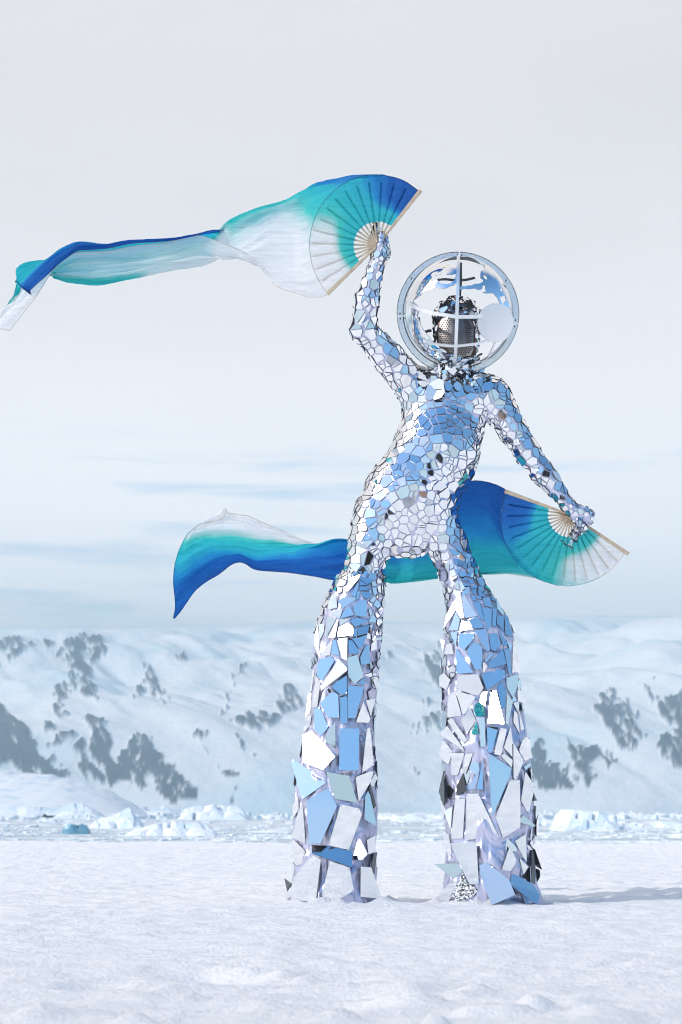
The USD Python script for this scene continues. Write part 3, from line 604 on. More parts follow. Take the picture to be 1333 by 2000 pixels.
# --- the big pieces of the trouser legs, outlined one by one: (origin px, scale) of the outline, kind, corners
Z6, Z7 = (540, 1080, 5.0), (820, 1080, 5.0)
Z3, Z4, Z5, Z8 = (550, 1440, 6.3476), (550, 1600, 6.3476), (840, 1440, 5.7957), (840, 1600, 5.7957)
PANELS_L = [
 (Z6, 'B', [(820,225),(940,255),(930,285),(890,308),(825,262)]), (Z6, 'B', [(824,268),(890,314),(815,316)]), (Z6, 'B', [(815,320),(905,332),(890,365),(810,367)]),
 (Z6, 'B', [(830,385),(915,383),(918,430),(880,450),(840,425)]), (Z6, 'L', [(790,295),(808,300),(775,430),(730,415)]), (Z6, 'W', [(815,205),(810,245),(690,390),(690,310),(730,245)]),
 (Z6, 'L', [(818,365),(800,450),(780,455),(790,385)]), (Z6, 'L', [(600,470),(650,435),(770,432),(775,460),(650,540)]), (Z6, 'P', [(500,520),(540,410),(585,400),(595,535),(510,555)]),
 (Z6, 'L', [(750,520),(845,455),(885,475),(880,625),(770,610)]), (Z6, 'L', [(660,570),(715,520),(760,605),(625,640)]), (Z6, 'P', [(515,585),(650,545),(620,640)]),
 (Z6, 'M', [(720,660),(790,630),(890,655),(905,665),(770,725)]), (Z6, 'P', [(620,650),(735,640),(620,715)]), (Z6, 'W', [(600,735),(690,685),(745,715),(760,770),(745,805),(600,820)]),
 (Z6, 'B', [(800,735),(915,700),(890,785),(795,810)]), (Z6, 'M', [(765,735),(797,732),(783,812),(755,820)]), (Z6, 'P', [(500,620),(588,640),(555,700),(480,835)]),
 (Z6, 'W', [(592,650),(608,652),(575,825),(505,832)]), (Z6, 'W', [(590,835),(695,825),(690,1050),(640,1030)]), (Z6, 'M', [(705,820),(750,862),(812,965),(805,985),(710,985)]),
 (Z6, 'M', [(735,830),(895,790),(850,890),(815,940)]), (Z6, 'S', [(535,855),(548,858),(525,1000),(435,1005)]), (Z6, 'L', [(555,855),(580,850),(620,1005),(532,985)]),
 (Z6, 'L', [(875,905),(910,908),(915,1080),(830,1095),(820,1020)]), (Z6, 'S', [(930,890),(980,830),(985,940),(925,960)]), (Z6, 'L', [(415,1045),(540,1010),(570,1050),(450,1250),(395,1200)]),
 (Z6, 'W', [(610,1035),(695,1125),(690,1150),(440,1345),(430,1310)]), (Z6, 'P', [(705,1020),(790,995),(855,1210),(765,1280),(700,1200)]), (Z6, 'L', [(535,1310),(690,1160),(690,1375),(635,1390)]),
 (Z6, 'L', [(700,1290),(860,1310),(770,1615),(700,1615)]), (Z6, 'L', [(860,1215),(865,1295),(790,1275)]), (Z6, 'L', [(425,1470),(545,1350),(605,1385),(615,1610),(505,1610)]),
 (Z6, 'L', [(625,1400),(695,1395),(695,1665),(625,1670)]), (Z6, 'L', [(370,1530),(420,1500),(510,1700),(440,1790),(370,1720)]), (Z6, 'P', [(465,1820),(575,1640),(580,1910),(540,1890)]),
 (Z6, 'S', [(850,1455),(920,1620),(905,1660),(780,1655)]), (Z6, 'S', [(875,1440),(970,1425),(925,1600)]), (Z6, 'L', [(615,1715),(810,1715),(805,2125),(615,2125)]),
 (Z6, 'W', [(255,1780),(340,1740),(460,1855),(575,1990),(455,2120),(255,2045)]), (Z6, 'S', [(885,1722),(915,1702),(955,2070),(838,2150)]), (Z6, 'P', [(415,690),(470,700),(465,770),(412,880)]),
 (Z6, 'L', [(378,790),(405,700),(423,1030),(372,900)]), (Z6, 'S', [(345,1510),(388,1200),(430,1260),(400,1510)]), (Z6, 'S', [(325,1360),(350,1150),(375,1140),(342,1370)]),
 (Z6, 'L', [(282,1610),(312,1370),(343,1370),(330,1560)]), (Z6, 'S', [(262,1770),(287,1622),(348,1562),(330,1680)]),
 (Z3, 'L', [(115,290),(135,270),(545,540),(550,565),(265,770),(245,750)]), (Z3, 'G', [(555,430),(840,480),(945,815),(665,765)]), (Z3, 'S', [(920,495),(1105,425),(1145,420),(1105,560),(960,800)]),
 (Z3, 'L', [(315,785),(580,630),(690,860),(485,1320),(340,1325)]), (Z3, 'S', [(735,835),(965,885),(1000,960),(835,1405),(585,1335)]), (Z3, 'P', [(1040,740),(1086,650),(1185,1110),(1030,1020)]),
 (Z3, 'D', [(1092,640),(1105,570),(1180,850),(1150,885)]), (Z3, 'S', [(130,860),(205,745),(215,890),(150,1000)]), (Z3, 'C', [(130,1240),(215,900),(265,850),(300,1330)]),
 (Z4, 'S', [(118,250),(132,240),(290,390),(285,540),(170,590)]), (Z4, 'Z', [(375,320),(590,340),(875,400),(875,600),(380,425)]), (Z4, 'W', [(945,240),(980,250),(1072,435),(1000,510),(880,500)]),
 (Z4, 'C', [(1060,260),(1165,205),(1165,400),(1080,440)]), (Z4, 'D', [(1150,430),(1190,410),(1155,680),(1112,600)]), (Z4, 'S', [(375,445),(490,500),(425,1035),(120,1000),(130,760)]),
 (Z4, 'S', [(600,520),(850,605),(900,890),(630,1045),(500,950)]), (Z4, 'C', [(985,590),(1115,600),(1250,990),(980,965)]), (Z4, 'D', [(35,735),(120,800),(70,895)]), (Z4, 'S', [(65,910),(125,840),(150,960),(45,990)]),
]
PANELS_R = [
 (Z7, 'B', [(370,185),(430,165),(438,205),(380,235)]), (Z7, 'B', [(440,172),(510,190),(500,230),(448,225)]), (Z7, 'B', [(390,238),(440,212),(465,265),(430,275)]), (Z7, 'B', [(470,258),(520,255),(535,290),(500,305)]),
 (Z7, 'B', [(425,310),(480,290),(498,318),(440,325)]), (Z7, 'B', [(508,322),(560,320),(560,348),(505,346)]), (Z7, 'B', [(510,355),(555,355),(545,405),(520,400)]), (Z7, 'W', [(310,190),(360,175),(365,240),(310,275)]),
 (Z7, 'M', [(435,340),(485,330),(495,440)]), (Z7, 'M', [(500,390),(560,465),(520,465)]), (Z7, 'B', [(570,350),(650,430),(580,420)]), (Z7, 'L', [(410,425),(440,410),(565,615),(440,640)]),
 (Z7, 'M', [(520,485),(590,475),(630,650),(610,660)]), (Z7, 'M', [(615,440),(680,435),(715,535),(640,515)]), (Z7, 'M', [(610,535),(707,548),(703,690),(665,765)]), (Z7, 'M', [(717,545),(755,540),(745,720),(710,715)]),
 (Z7, 'M', [(760,610),(823,620),(823,760),(755,690)]), (Z7, 'M', [(832,595),(865,620),(915,820),(837,800)]), (Z7, 'P', [(750,440),(825,580),(815,610),(757,540)]), (Z7, 'W', [(315,505),(350,565),(235,735),(260,610)]),
 (Z7, 'W', [(312,490),(405,420),(435,635),(397,640),(327,510)]), (Z7, 'P', [(355,575),(395,650),(375,755),(285,755)]), (Z7, 'W', [(385,770),(415,645),(525,745)]), (Z7, 'M', [(480,655),(570,620),(628,732),(530,740)]),
 (Z7, 'L', [(300,775),(370,775),(355,915)]), (Z7, 'L', [(375,900),(390,785),(530,790),(535,830),(435,950)]), (Z7, 'M', [(545,755),(650,742),(690,945),(665,965),(600,880)]), (Z7, 'M', [(677,790),(755,785),(800,895),(735,960),(697,940)]),
 (Z7, 'M', [(762,750),(870,890),(822,915)]), (Z7, 'L', [(455,955),(540,865),(615,920),(605,1135),(545,1145)]), (Z7, 'L', [(355,935),(370,935),(530,1170),(360,1180)]), (Z7, 'M', [(700,960),(720,995),(642,1080),(642,1055)]),
 (Z7, 'M', [(670,1085),(815,940),(850,1085),(680,1130)]), (Z7, 'L', [(825,945),(880,930),(900,1170),(875,1190)]), (Z7, 'S', [(935,855),(985,1165),(905,1170),(915,860)]), (Z7, 'M', [(600,1185),(770,1135),(835,1150),(835,1215),(660,1340)]),
 (Z7, 'S', [(375,1190),(570,1185),(625,1320),(570,1398),(355,1330)]), (Z7, 'S', [(347,1342),(553,1404),(430,1590)]), (Z7, 'S', [(275,1400),(343,1344),(413,1590),(270,1610)]), (Z7, 'P', [(850,1220),(965,1185),(955,1330),(910,1410),(850,1310)]),
 (Z7, 'M', [(760,1310),(800,1260),(840,1330),(840,1520),(800,1520)]), (Z7, 'W', [(690,1340),(750,1340),(830,1665),(825,1675),(665,1665)]), (Z7, 'W', [(605,1360),(665,1350),(642,1500),(582,1460)]), (Z7, 'P', [(855,1370),(913,1450),(865,1690),(842,1660)]),
 (Z7, 'T', [(530,1520),(550,1478),(585,1460),(640,1520),(635,1590),(550,1600)]), (Z7, 'T', [(515,1730),(560,1650),(578,1770),(510,1770)]), (Z7, 'S', [(405,1640),(500,1520),(553,1640),(460,1770)]),
 (Z7, 'S', [(272,1640),(312,1608),(470,1830),(427,1865)]), (Z7, 'S', [(200,1770),(268,1690),(423,1900),(440,1940)]), (Z7, 'P', [(580,1610),(635,1605),(645,1890),(597,1895)]), (Z7, 'L', [(657,1695),(770,1705),(705,1955),(667,1950)]),
 (Z7, 'S', [(790,1710),(855,1720),(795,1980),(725,1965)]), (Z7, 'S', [(890,1700),(923,1920),(913,2000),(825,1900)]), (Z7, 'S', [(957,1340),(1025,1355),(1040,1470),(962,1450)]), (Z7, 'C', [(925,1540),(955,1560),(980,1770),(917,1650)]),
 (Z7, 'C', [(970,1530),(1025,1720),(990,1740)]), (Z7, 'L', [(200,840),(250,860),(225,970)]), (Z7, 'C', [(260,900),(310,880),(335,990),(240,990)]), (Z7, 'S', [(190,1210),(235,1170),(300,1240),(265,1340),(195,1300)]),
 (Z5, 'S', [(105,200),(150,20),(258,165),(210,320)]), (Z5, 'S', [(245,180),(395,180),(318,430),(240,430)]), (Z5, 'S', [(405,190),(490,180),(410,410),(362,410)]), (Z5, 'D', [(300,655),(300,560),(380,405),(410,610)]),
 (Z5, 'D', [(100,615),(155,380),(165,740),(145,755)]), (Z5, 'L', [(530,590),(605,240),(600,595)]), (Z5, 'M', [(430,590),(540,390),(570,330),(545,480),(510,590)]), (Z5, 'P', [(665,220),(690,200),(925,350),(915,420),(722,880),(702,870)]),
 (Z5, 'S', [(745,900),(910,490),(1022,490),(1028,1020),(830,1140)]), (Z5, 'S', [(1085,390),(1195,560),(1120,870),(1033,720)]), (Z5, 'S', [(1010,150),(1060,5),(1130,0),(1160,230),(1080,270)]), (Z5, 'S', [(948,80),(960,85),(1063,270),(985,470),(950,480)]),
 (Z5, 'S', [(808,215),(842,180),(938,260),(928,345)]), (Z5, 'S', [(415,640),(550,640),(780,1125),(410,1165)]), (Z5, 'P', [(160,840),(258,780),(235,1060)]), (Z5, 'C', [(262,930),(290,700),(400,700),(375,1150),(245,1150)]),
 (Z5, 'D', [(1180,630),(1215,720),(1180,722)]), (Z5, 'D', [(1185,775),(1207,782),(1195,940)]),
 (Z8, 'S', [(225,275),(530,265),(555,735),(450,740)]), (Z8, 'G', [(45,510),(320,500),(375,600),(265,675)]), (Z8, 'M', [(560,530),(620,490),(700,530),(900,690),(968,860),(700,1000),(575,640)]), (Z8, 'M', [(930,620),(1080,680),(1250,840),(1210,1015),(905,740)]),
 (Z8, 'S', [(815,575),(910,300),(985,480),(920,590)]), (Z8, 'D', [(868,722),(903,712),(990,855),(870,800)]), (Z8, 'F', [(240,880),(370,610),(440,740),(550,800),(480,890),(300,930)]), (Z8, 'S', [(80,900),(210,730),(322,705),(236,870),(220,935)]),
 (Z8, 'C', [(1015,440),(1138,560),(1138,720),(1080,690)]), (Z8, 'C', [(965,250),(1090,170),(1100,490),(1060,430)]), (Z8, 'D', [(1155,350),(1195,350),(1195,740),(1155,710)]), (Z8, 'S', [(145,125),(215,180),(265,480),(165,330)]),
]
REFL = {'L': 24.0, 'M': 36.0, 'B': 50.0, 'P': 9.0, 'S': -9.0, 'G': 4.0, 'Z': 74.0, 'C': -4.0}
def set_panels(leg, panels, rg):
    """Each outlined piece, hung on the trouser leg with the tilt that makes it mirror what it mirrors."""
    v, vn = leg.vertices, leg.vertex_normals
    fr = (vn * (CAM - v)).sum(1) > 0
    proj = px_of(v[fr]); tree = cKDTree(proj); fv, fn = v[fr], vn[fr]
    out, outlines = [], []
    for (ox, oy, s), kind, co in panels:
        co = np.array(co, float) / s + (ox, oy)
        outlines.append(Polygon(co).buffer(0.5))
        c = co.mean(0); i = tree.query(c, k=12)[1]
        sy, sn = fv[i, 1].mean(), fn[i].mean(0)
        C = P(c[0], c[1], sy); to = CAM - C; to /= np.linalg.norm(to)
        az = math.atan2(sn[0], -sn[1])
        if kind == 'W':
            r = SUN + rg.normal(0, .035, 3)
        elif kind in 'DFT':
            r = None
        else:
            ar = np.clip(az * 0.9, -1.0, 1.0) + rg.normal(0, .06); e = math.radians(REFL[kind] + rg.normal(0, 2.0))
            if kind in 'SC': e -= 0.10 * min(1, abs(az))
            r = np.array([math.sin(ar) * math.cos(e), -math.cos(ar) * math.cos(e), math.sin(e)])
        n = sn / np.linalg.norm(sn) if r is None else half(to, r / np.linalg.norm(r))
        if kind in 'D': n = n + np.array([0.35 * np.sign(sn[0]), 0.1, 0.1]); n /= np.linalg.norm(n)
        if n @ to < 0.12: n = n + to * 0.2; n /= np.linalg.norm(n)
        # corners: where the lines of sight meet the piece's plane; the plane comes forward until no corner sinks into the cloth
        rays = P(co[:, 0], co[:, 1]).T if False else np.array([P(a, b) for a, b in co]) - CAM
        ys = fv[tree.query(co, k=3)[1], 1].mean(1)
        tt = ((C - CAM) @ n) / (rays @ n); pts = CAM + rays * tt[:, None]
        if np.abs(pts[:, 1] - sy).max() > 0.16:                     # too steep here: lean it back to the surface
            n = n * 0.5 + sn * 0.5; n /= np.linalg.norm(n); tt = ((C - CAM) @ n) / (rays @ n); pts = CAM + rays * tt[:, None]
        sink = np.clip((pts[:, 1] - ys).max(), -0.01, 0.05) + 0.004
        C2 = CAM + (C - CAM) * (1 - sink / 7.0)
        tt = ((C2 - CAM) @ n) / (rays @ n); pts = CAM + rays * tt[:, None]
        pts[:, 2] = np.maximum(pts[:, 2], 0.004)
        out.append((pts, n, kind))
    return out, shapely.union_all(outlines)
# ------------------------------------------------------------------ the performer as one thing
person = thing('person', 'person on stilts in a suit of broken mirror pieces, a silk fan in each hand', 'person', (0.30, 0.0, 0.0))
suit = obj('suit', body, M_suit, person, smooth=True)
trouser_a = obj('trouser_leg', leg_a_mesh, M_suit, person, smooth=50)
trouser_b = obj('trouser_leg', leg_b_mesh, M_suit, person, smooth=50)
MIRRORS = [M_mirror, M_mirror, M_mirror_b, M_mirror_c]
def put(holder, name, pieces, rg, limit, material=None, label=None):
    """The pieces that show largest become parts one by one, the rest one part of kind stuff."""
    size = []
    for P3, t in pieces:
        q = px_of(P3); c = P3.mean(0); a = Polygon(q).area if len(q) > 2 else 0
        size.append(a if t @ (CAM - c) > 0 else 0.0)
    order = np.argsort(size)[::-1]
    single = [i for i in order[:limit] if size[i] > 12]
    for i in single:
        v, f, uv = tile_mesh(*pieces[i])
        obj(name, (v, f), material or MIRRORS[int(rg.integers(len(MIRRORS)))], holder, uv=uv, label=label)
    rest = [i for i in range(len(pieces)) if i not in set(single)]
    if rest:
        V, F, U, n = [], [], [], 0
        for i in rest:
            v, f, uv = tile_mesh(*pieces[i]); V.append(v); F.append(f + n); U.append(uv); n += len(v)
        obj(name + 's_small', (np.vstack(V), np.vstack(F)), material or M_mirror, holder, uv=np.vstack(U), kind='stuff')

# pieces of the trouser legs
PUT = {'D': M_mirror, 'F': M_frost, 'T': M_glitter, 'C': M_bent, 'G': M_mirror_b}
rgp = np.random.default_rng(5)
for leg, panels, holder, sd in ((leg_a, PANELS_L, trouser_a, 61), (leg_b, PANELS_R, trouser_b, 62)):
    made, union = set_panels(leg, panels, rgp)
    rivets = []
    for pts, n, kind in made:
        if kind == 'D':          # seen from behind: the dark back of a piece that stands off the cloth
            v, f, uv = tile_mesh(pts, n); uv = np.where(uv == 0, 1.0, uv); uv[:, 1] = 0
        else:
            v, f, uv = tile_mesh(pts, n)
        obj('mirror_panel', (v, f), PUT.get(kind) or MIRRORS[int(rgp.integers(4))], holder, uv=uv,
            label={'T': 'teal glitter glass piece', 'F': 'mirror panel crusted with frost', 'D': 'dark back of a mirror panel'}.get(kind))
        if kind in 'LMBPSW' and Polygon(px_of(pts)).area > 700:
            c = pts.mean(0)
            for k in rgp.choice(len(pts), min(len(pts), 3), replace=False):
                q = pts[k] + (c - pts[k]) * 0.09 + n * 0.001
                rivets.append(trimesh.creation.cylinder(radius=0.0028, height=0.004, sections=7, transform=trimesh.geometry.align_vectors([0, 0, 1], n) if False else None))
                T = np.eye(4); T[:3, :3] = trimesh.geometry.align_vectors([0, 0, 1], n)[:3, :3]; T[:3, 3] = q; rivets[-1].apply_transform(T)
    rv = trimesh.util.concatenate(rivets)
    obj('rivets', rv, M_suit, holder, kind='stuff')
    buf = union.buffer(1.2)
    def free(p, nr):
        front = (nr * (CAM - p)).sum(1) > 0
        return ~(front & shapely.contains(buf, shapely.points(px_of(p)))) & (p[:, 2] > 0.03)
    zr = lambda p: 0.021 + 0.026 * smoothstep(1.25, 0.25, p[:, 2])
    sp, sr = seeds(leg, 40000, zr, np.random.default_rng(sd), free)
    fill = mosaic(leg, sp, sr, np.random.default_rng(sd + 9), 0.0028, split=0.35, tilt=0.07, lift=0.004, stretch=1.5)
    kept = []
    for P3, t in fill:
        if P3[:, 2].min() < 0.004: continue
        tv = CAM - P3.mean(0); fc = t @ tv / np.linalg.norm(tv)
        if -0.7 < fc < 0.05 and rgp.random() < (0.85 if P3[0, 2] < 0.5 else 0.96): continue
        if t @ (CAM - P3.mean(0)) > 0:
            g = Polygon(px_of(P3)).buffer(0)
            if g.intersection(union).area > 0.18 * g.area: continue
        kept.append((P3, t))
    put(holder, 'mirror_piece', kept, rgp, 150)

# small pieces of the suit
def rad(p):
    q = px_of(p); r = np.full(len(p), 0.0245)
    arm = (q[:, 0] < 770) & (q[:, 1] < 740) | (q[:, 0] > 990)
    r = np.where(arm, 0.0225, r)
    hand = (q[:, 1] < 525) | (q[:, 0] > 1105) & (q[:, 1] > 980)
    r = np.where(hand, 0.013, r)
    head = (np.abs(q[:, 0] - 893) < 75) & (q[:, 1] < 755)
    r = np.where(head, 0.016, r)
    return r * (0.78 + 0.5 * noise(p * 22.0, 3))
inside = Polygon([(540, 1205), (1000, 1205), (1000, 1400), (540, 1400)])
MASK = Polygon([(760 + a / 4.937, 480 + b / 4.937) for a, b in [(520,690),(560,678),(700,676),(770,690),(800,740),(820,800),(822,900),(815,1000),(790,1060),(640,1085),(520,1040),(480,950),(473,820),(490,740)]])
def keep_body(p, nr):
    q = px_of(p)
    k = ~((q[:, 1] > 1120) & (nr[:, 2] < 2))
    front = (nr * (CAM - p)).sum(1) > 0
    return k & ~(front & shapely.contains(MASK.buffer(-2), shapely.points(q)))
bp, br = seeds(body, 60000, rad, np.random.default_rng(71), keep_body)
isn = lambda p: ((np.abs(px_of(p)[:, 0] - 893) < 72) & (px_of(p)[:, 1] < 758))
hm = isn(bp)
from shapely.geometry import LineString
RIDGE = LineString([(862,880),(842,922),(826,965),(820,1005),(812,1045)])
FACE = np.array([-0.02, -0.985, -0.165])
def chest(c, n):
    q = px_of(c[None])[0]
    if n[1] > 0: return np.zeros(3)
    w = 0.85 * math.exp(-(RIDGE.distance(Point(q)) / 17.0) ** 2)
    up = 0.30 * math.exp(-((q[0] - 895) / 62) ** 2 - ((q[1] - 800) / 48) ** 2) + 0.16 * math.exp(-((q[0] - 745) / 40) ** 2 - ((q[1] - 980) / 60) ** 2) \
        + 0.30 * math.exp(-((q[0] - 895) / 28) ** 2 - ((q[1] - 1090) / 60) ** 2) - 0.14 * math.exp(-((q[0] - 885) / 50) ** 2 - ((q[1] - 960) / 60) ** 2)
    up -= 0.10 * smoothstep(868, 905, q[1]) * smoothstep(1075, 1050, q[1]) * smoothstep(960, 930, q[0]) * smoothstep(755, 790, q[0])
    return np.array([0, 0, up]) * (1 - w) + w * (FACE - n)
rb = np.random.default_rng(72)
tiles = mosaic(body, bp[~hm], br[~hm], rb, 0.0019, split=0.42, tilt=0.038, lift=0.0025, bias=chest)
put(suit, 'mirror_tile', tiles, rb, 300)
shards = mosaic(body, bp[hm], br[hm], rb, 0.0008, split=0.45, tilt=0.42, lift=0.009, stretch=1.4)
# a collar of larger, wilder shards under the globe
for k in range(70):
    a = rb.uniform(-2.9, 2.9); z = rb.uniform(-1, 1)
    ctr = P(892 + 52 * math.sin(a), 737 + 15 * z - 4 * math.cos(a), 0.045 - 0.10 * math.cos(a) * (1 - 0.1 * z))
    n = np.array([math.sin(a), -math.cos(a), 0.25 * z]) + rb.normal(0, .42, 3); n /= np.linalg.norm(n)
    u = np.cross(n, rb.normal(0, 1, 3)); u /= np.linalg.norm(u); w = np.cross(n, u)
    s = rb.uniform(.014, .034); m = rb.integers(3, 6); q = np.sort(rb.uniform(0, 2 * np.pi, m))
    if np.max(np.diff(np.append(q, q[0] + 2 * np.pi))) > 3.0: continue
    shards.append((ctr + s * np.cos(q)[:, None] * u + s * rb.uniform(.5, .9) * np.sin(q)[:, None] * w, n))
put(suit, 'mirror_shard', shards, rb, 130)

# ------------------------------------------------------------------ the face mask: a perforated plate over copper
M_plate = mat('perforated_steel', {'p': ('principled_bsdf', {'base_color': (0.34, 0.32, 0.31), 'metallic': 1.0, 'roughness': 0.42})}, [], 'p.BSDF')
M_copper = mat('copper_backing', {'g': ('geometry', {}), 'n': ('noise_texture', {'scale': 60.0, 'detail': 3.0}), 'r': ('rgb_ramp', {'ramp': [(0.35, (0.10, 0.045, 0.03)), (0.7, (0.24, 0.11, 0.075))]}),
    'p': ('principled_bsdf', {'metallic': 0.4, 'roughness': 0.45})}, [('g.position', 'n.vector'), ('n.fac', 'r.fac'), ('r.color', 'p.base_color')], 'p.BSDF')
def mask_y(px, py): return -0.112 + 0.085 * ((px - 893) / 46) ** 2 * 0.55 + 0.03 * ((py - 655) / 55) ** 2
def curved(poly, th, dy):
    m = trimesh.creation.extrude_polygon(poly, 1.0, engine='earcut')
    v = m.vertices; y = mask_y(v[:, 0], v[:, 1]) + dy + v[:, 2] * th
    return trimesh.Trimesh(np.array([P(a, b, c) for a, b, c in zip(v[:, 0], v[:, 1], y)]), m.faces, process=False)
holes = []
for j in range(-16, 17):
    for i in range(-10, 11):
        x, y = 893 + (i + 0.5 * (j % 2)) * 4.6, 657 + j * 3.95
        h_ = Point(x, y).buffer(1.62, quad_segs=2)
        if MASK.buffer(-2.2).contains(h_): holes.append(h_)
plate = MASK.difference(shapely.union_all(holes))
rim_ = MASK.buffer(2.5)
obj('face_mask', trimesh.util.concatenate([curved(plate, 0.0025, 0.0)]), M_plate, person)
bk = curved(rim_.segmentize(6), 0.004, 0.012)
obj('mask_backing', bk.subdivide(), M_copper, person)

# ------------------------------------------------------------------ the globe helmet
GC, GR = P(895, 612, 0.0), 0.214
M_chrome = mat('polished_steel', {'g': ('geometry', {}), 'n': ('noise_texture', {'scale': 5.0, 'detail': 1.0}), 'b': ('bump', {'strength': 0.15, 'distance': 0.002}),
    'p': ('principled_bsdf', {'base_color': (0.90, 0.91, 0.92), 'metallic': 1.0, 'roughness': 0.03})}, [('g.position', 'n.vector'), ('n.fac', 'b.height'), ('b.normal', 'p.normal')], 'p.BSDF')
M_band = mat('brushed_steel', {'g': ('geometry', {}), 'n': ('noise_texture', {'scale': 40.0, 'detail': 3.0}), 'r': ('map_range', {'from_min': 0.3, 'from_max': 0.7, 'to_min': 0.36, 'to_max': 0.46}),
    'p': ('principled_bsdf', {'base_color': (0.80, 0.81, 0.82), 'metallic': 1.0})}, [('g.position', 'n.vector'), ('n.fac', 'r.value'), ('r.result', 'p.roughness')], 'p.BSDF')
M_dark = mat('dark_steel', {'p': ('principled_bsdf', {'base_color': (0.06, 0.068, 0.072), 'metallic': 0.2, 'roughness': 0.4})}, [], 'p.BSDF')
ZZ = lambda pts: Polygon([(760 + a / 4.937, 480 + b / 4.937) for a, b in pts]).buffer(0)
MAPLE = ZZ([(640,120),(480,190),(340,270),(230,390),(175,520),(165,640),(200,670),(225,610),(320,565),(420,540),(520,555),(610,520),(628,440),(634,330),(590,300),(540,285),(490,290),(470,255),(520,215),(640,160)])
MAPRI = ZZ([(720,150),(800,190),(860,235),(905,275),(890,330),(858,365),(850,440),(880,470),(835,505),(760,530),(650,545),(650,572),(790,560),(870,590),(960,585),(1010,610),(1040,660),(1090,700),(1140,745),(1170,790),(1190,700),(1200,620),(1175,510),(1110,390),(1000,275),(880,195),(760,145)])
LOWER = ZZ([(150,560),(120,690),(130,820),(190,960),(300,1090),(430,1170),(620,1205),(830,1190),(900,1150),(860,1115),(700,1135),(560,1100),(440,1030),(340,930),(285,840),(265,760),(280,700),(215,610)])
RIGHT = ZZ([(1150,770),(1160,880),(1105,1000),(1000,1090),(900,1150),(930,1175),(1010,1155),(1130,1045),(1210,905),(1226,760),(1210,620),(1175,640)])
HOLES = [ZZ(h) for h in [[(380,385),(420,350),(460,360),(450,390),(400,420)], [(385,425),(440,400),(480,400),(500,320),(525,320),(530,420),(615,405),(610,470),(560,515),(470,500),(440,450),(395,470)],
    [(355,555),(375,545),(380,565)], [(860,250),(890,265),(900,300),(870,290)], [(875,310),(905,330),(890,345),(865,330)], [(885,395),(905,400),(925,440),(905,455),(880,430)],
    [(815,545),(835,540),(840,570),(870,565),(865,520),(895,515),(895,575),(850,592)], [(1070,435),(1110,450),(1115,480),(1085,465)], [(1035,515),(1075,490),(1060,545)],
    [(1035,575),(1060,590),(1090,560),(1110,600),(1085,640),(1060,650)], [(960,580),(985,585),(1000,605),(965,600)], [(1140,640),(1185,680),(1190,700),(1150,670)]]]
def globe_shell():
    s = trimesh.creation.icosphere(subdivisions=6, radius=1.0)
    c = s.triangles_center; c = c / np.linalg.norm(c, axis=1, keepdims=True)
    q = np.stack([895 + c[:, 0] * 107, 612 - c[:, 2] * 107], -1)
    w = np.stack([fbm(c * 14, 4, 5) - .5, fbm(c * 14 + 9, 4, 6) - .5], -1) * 7.0
    fine = np.stack([fbm(c * 34, 2, 7) - .5, fbm(c * 34 + 9, 2, 8) - .5], -1) * 4.0
    pts = shapely.points(q + (w + fine) * 0.6)
    reg = shapely.union_all([MAPLE, MAPRI, LOWER, RIGHT]).difference(shapely.union_all(HOLES))
    keep = shapely.contains(reg, pts) & (c[:, 1] < -0.02)
    disc = np.hypot(q[:, 0] - 962.5, q[:, 1] - 649.5) < 35.5
    keep &= ~disc
    # the rear half keeps only a narrow border behind the hoop
    keep |= (c[:, 1] >= -0.16) & (c[:, 1] < 0.03) 
    f = s.faces[keep]; used = np.unique(f); back = np.full(len(s.vertices), -1); back[used] = np.arange(len(used))
    f = back[f]; v = s.vertices[used]
    e = np.sort(np.vstack([f[:, [0, 1]], f[:, [1, 2]], f[:, [2, 0]]]), 1); ed = np.vstack([f[:, [0, 1]], f[:, [1, 2]], f[:, [2, 0]]])
    _, inv, cnt = np.unique(e, axis=0, return_inverse=True, return_counts=True)
    b = ed[cnt[inv] == 1]
    # outline smoothing along the border
    nb = {}
    for i, j in b: nb.setdefault(i, []).append(j); nb.setdefault(j, []).append(i)
    for _ in range(2):
        nv = v.copy()
        for i, l in nb.items(): nv[i] = 0.5 * v[i] + 0.5 * v[l].mean(0)
        v = nv / np.linalg.norm(nv, axis=1, keepdims=True)
    n = len(v); k = len(b)
    front = trimesh.Trimesh(GC + v * GR, f, process=False)
    inner = trimesh.Trimesh(np.vstack([GC + v * (GR - 0.002), GC + v * GR]), np.vstack([f[:, ::-1], np.stack([b[:, 0] + n, b[:, 0], b[:, 1]], -1), np.stack([b[:, 0] + n, b[:, 1], b[:, 1] + n], -1)]), process=False)
    return front, inner, v
shell_o, shell_i, sv = globe_shell()
helmet_v, helmet_f = np.array(shell_o.vertices), np.array(shell_o.faces)
g_ = obj('globe_helmet', (helmet_v, helmet_f), M_chrome, person)
hm_ = UsdGeom.Mesh(g_); hm_.CreateNormalsAttr(Vt.Vec3fArray.FromNumpy(sv.astype(np.float32))); hm_.SetNormalsInterpolation('vertex')
obj('inner_lining', shell_i, M_dark, g_)
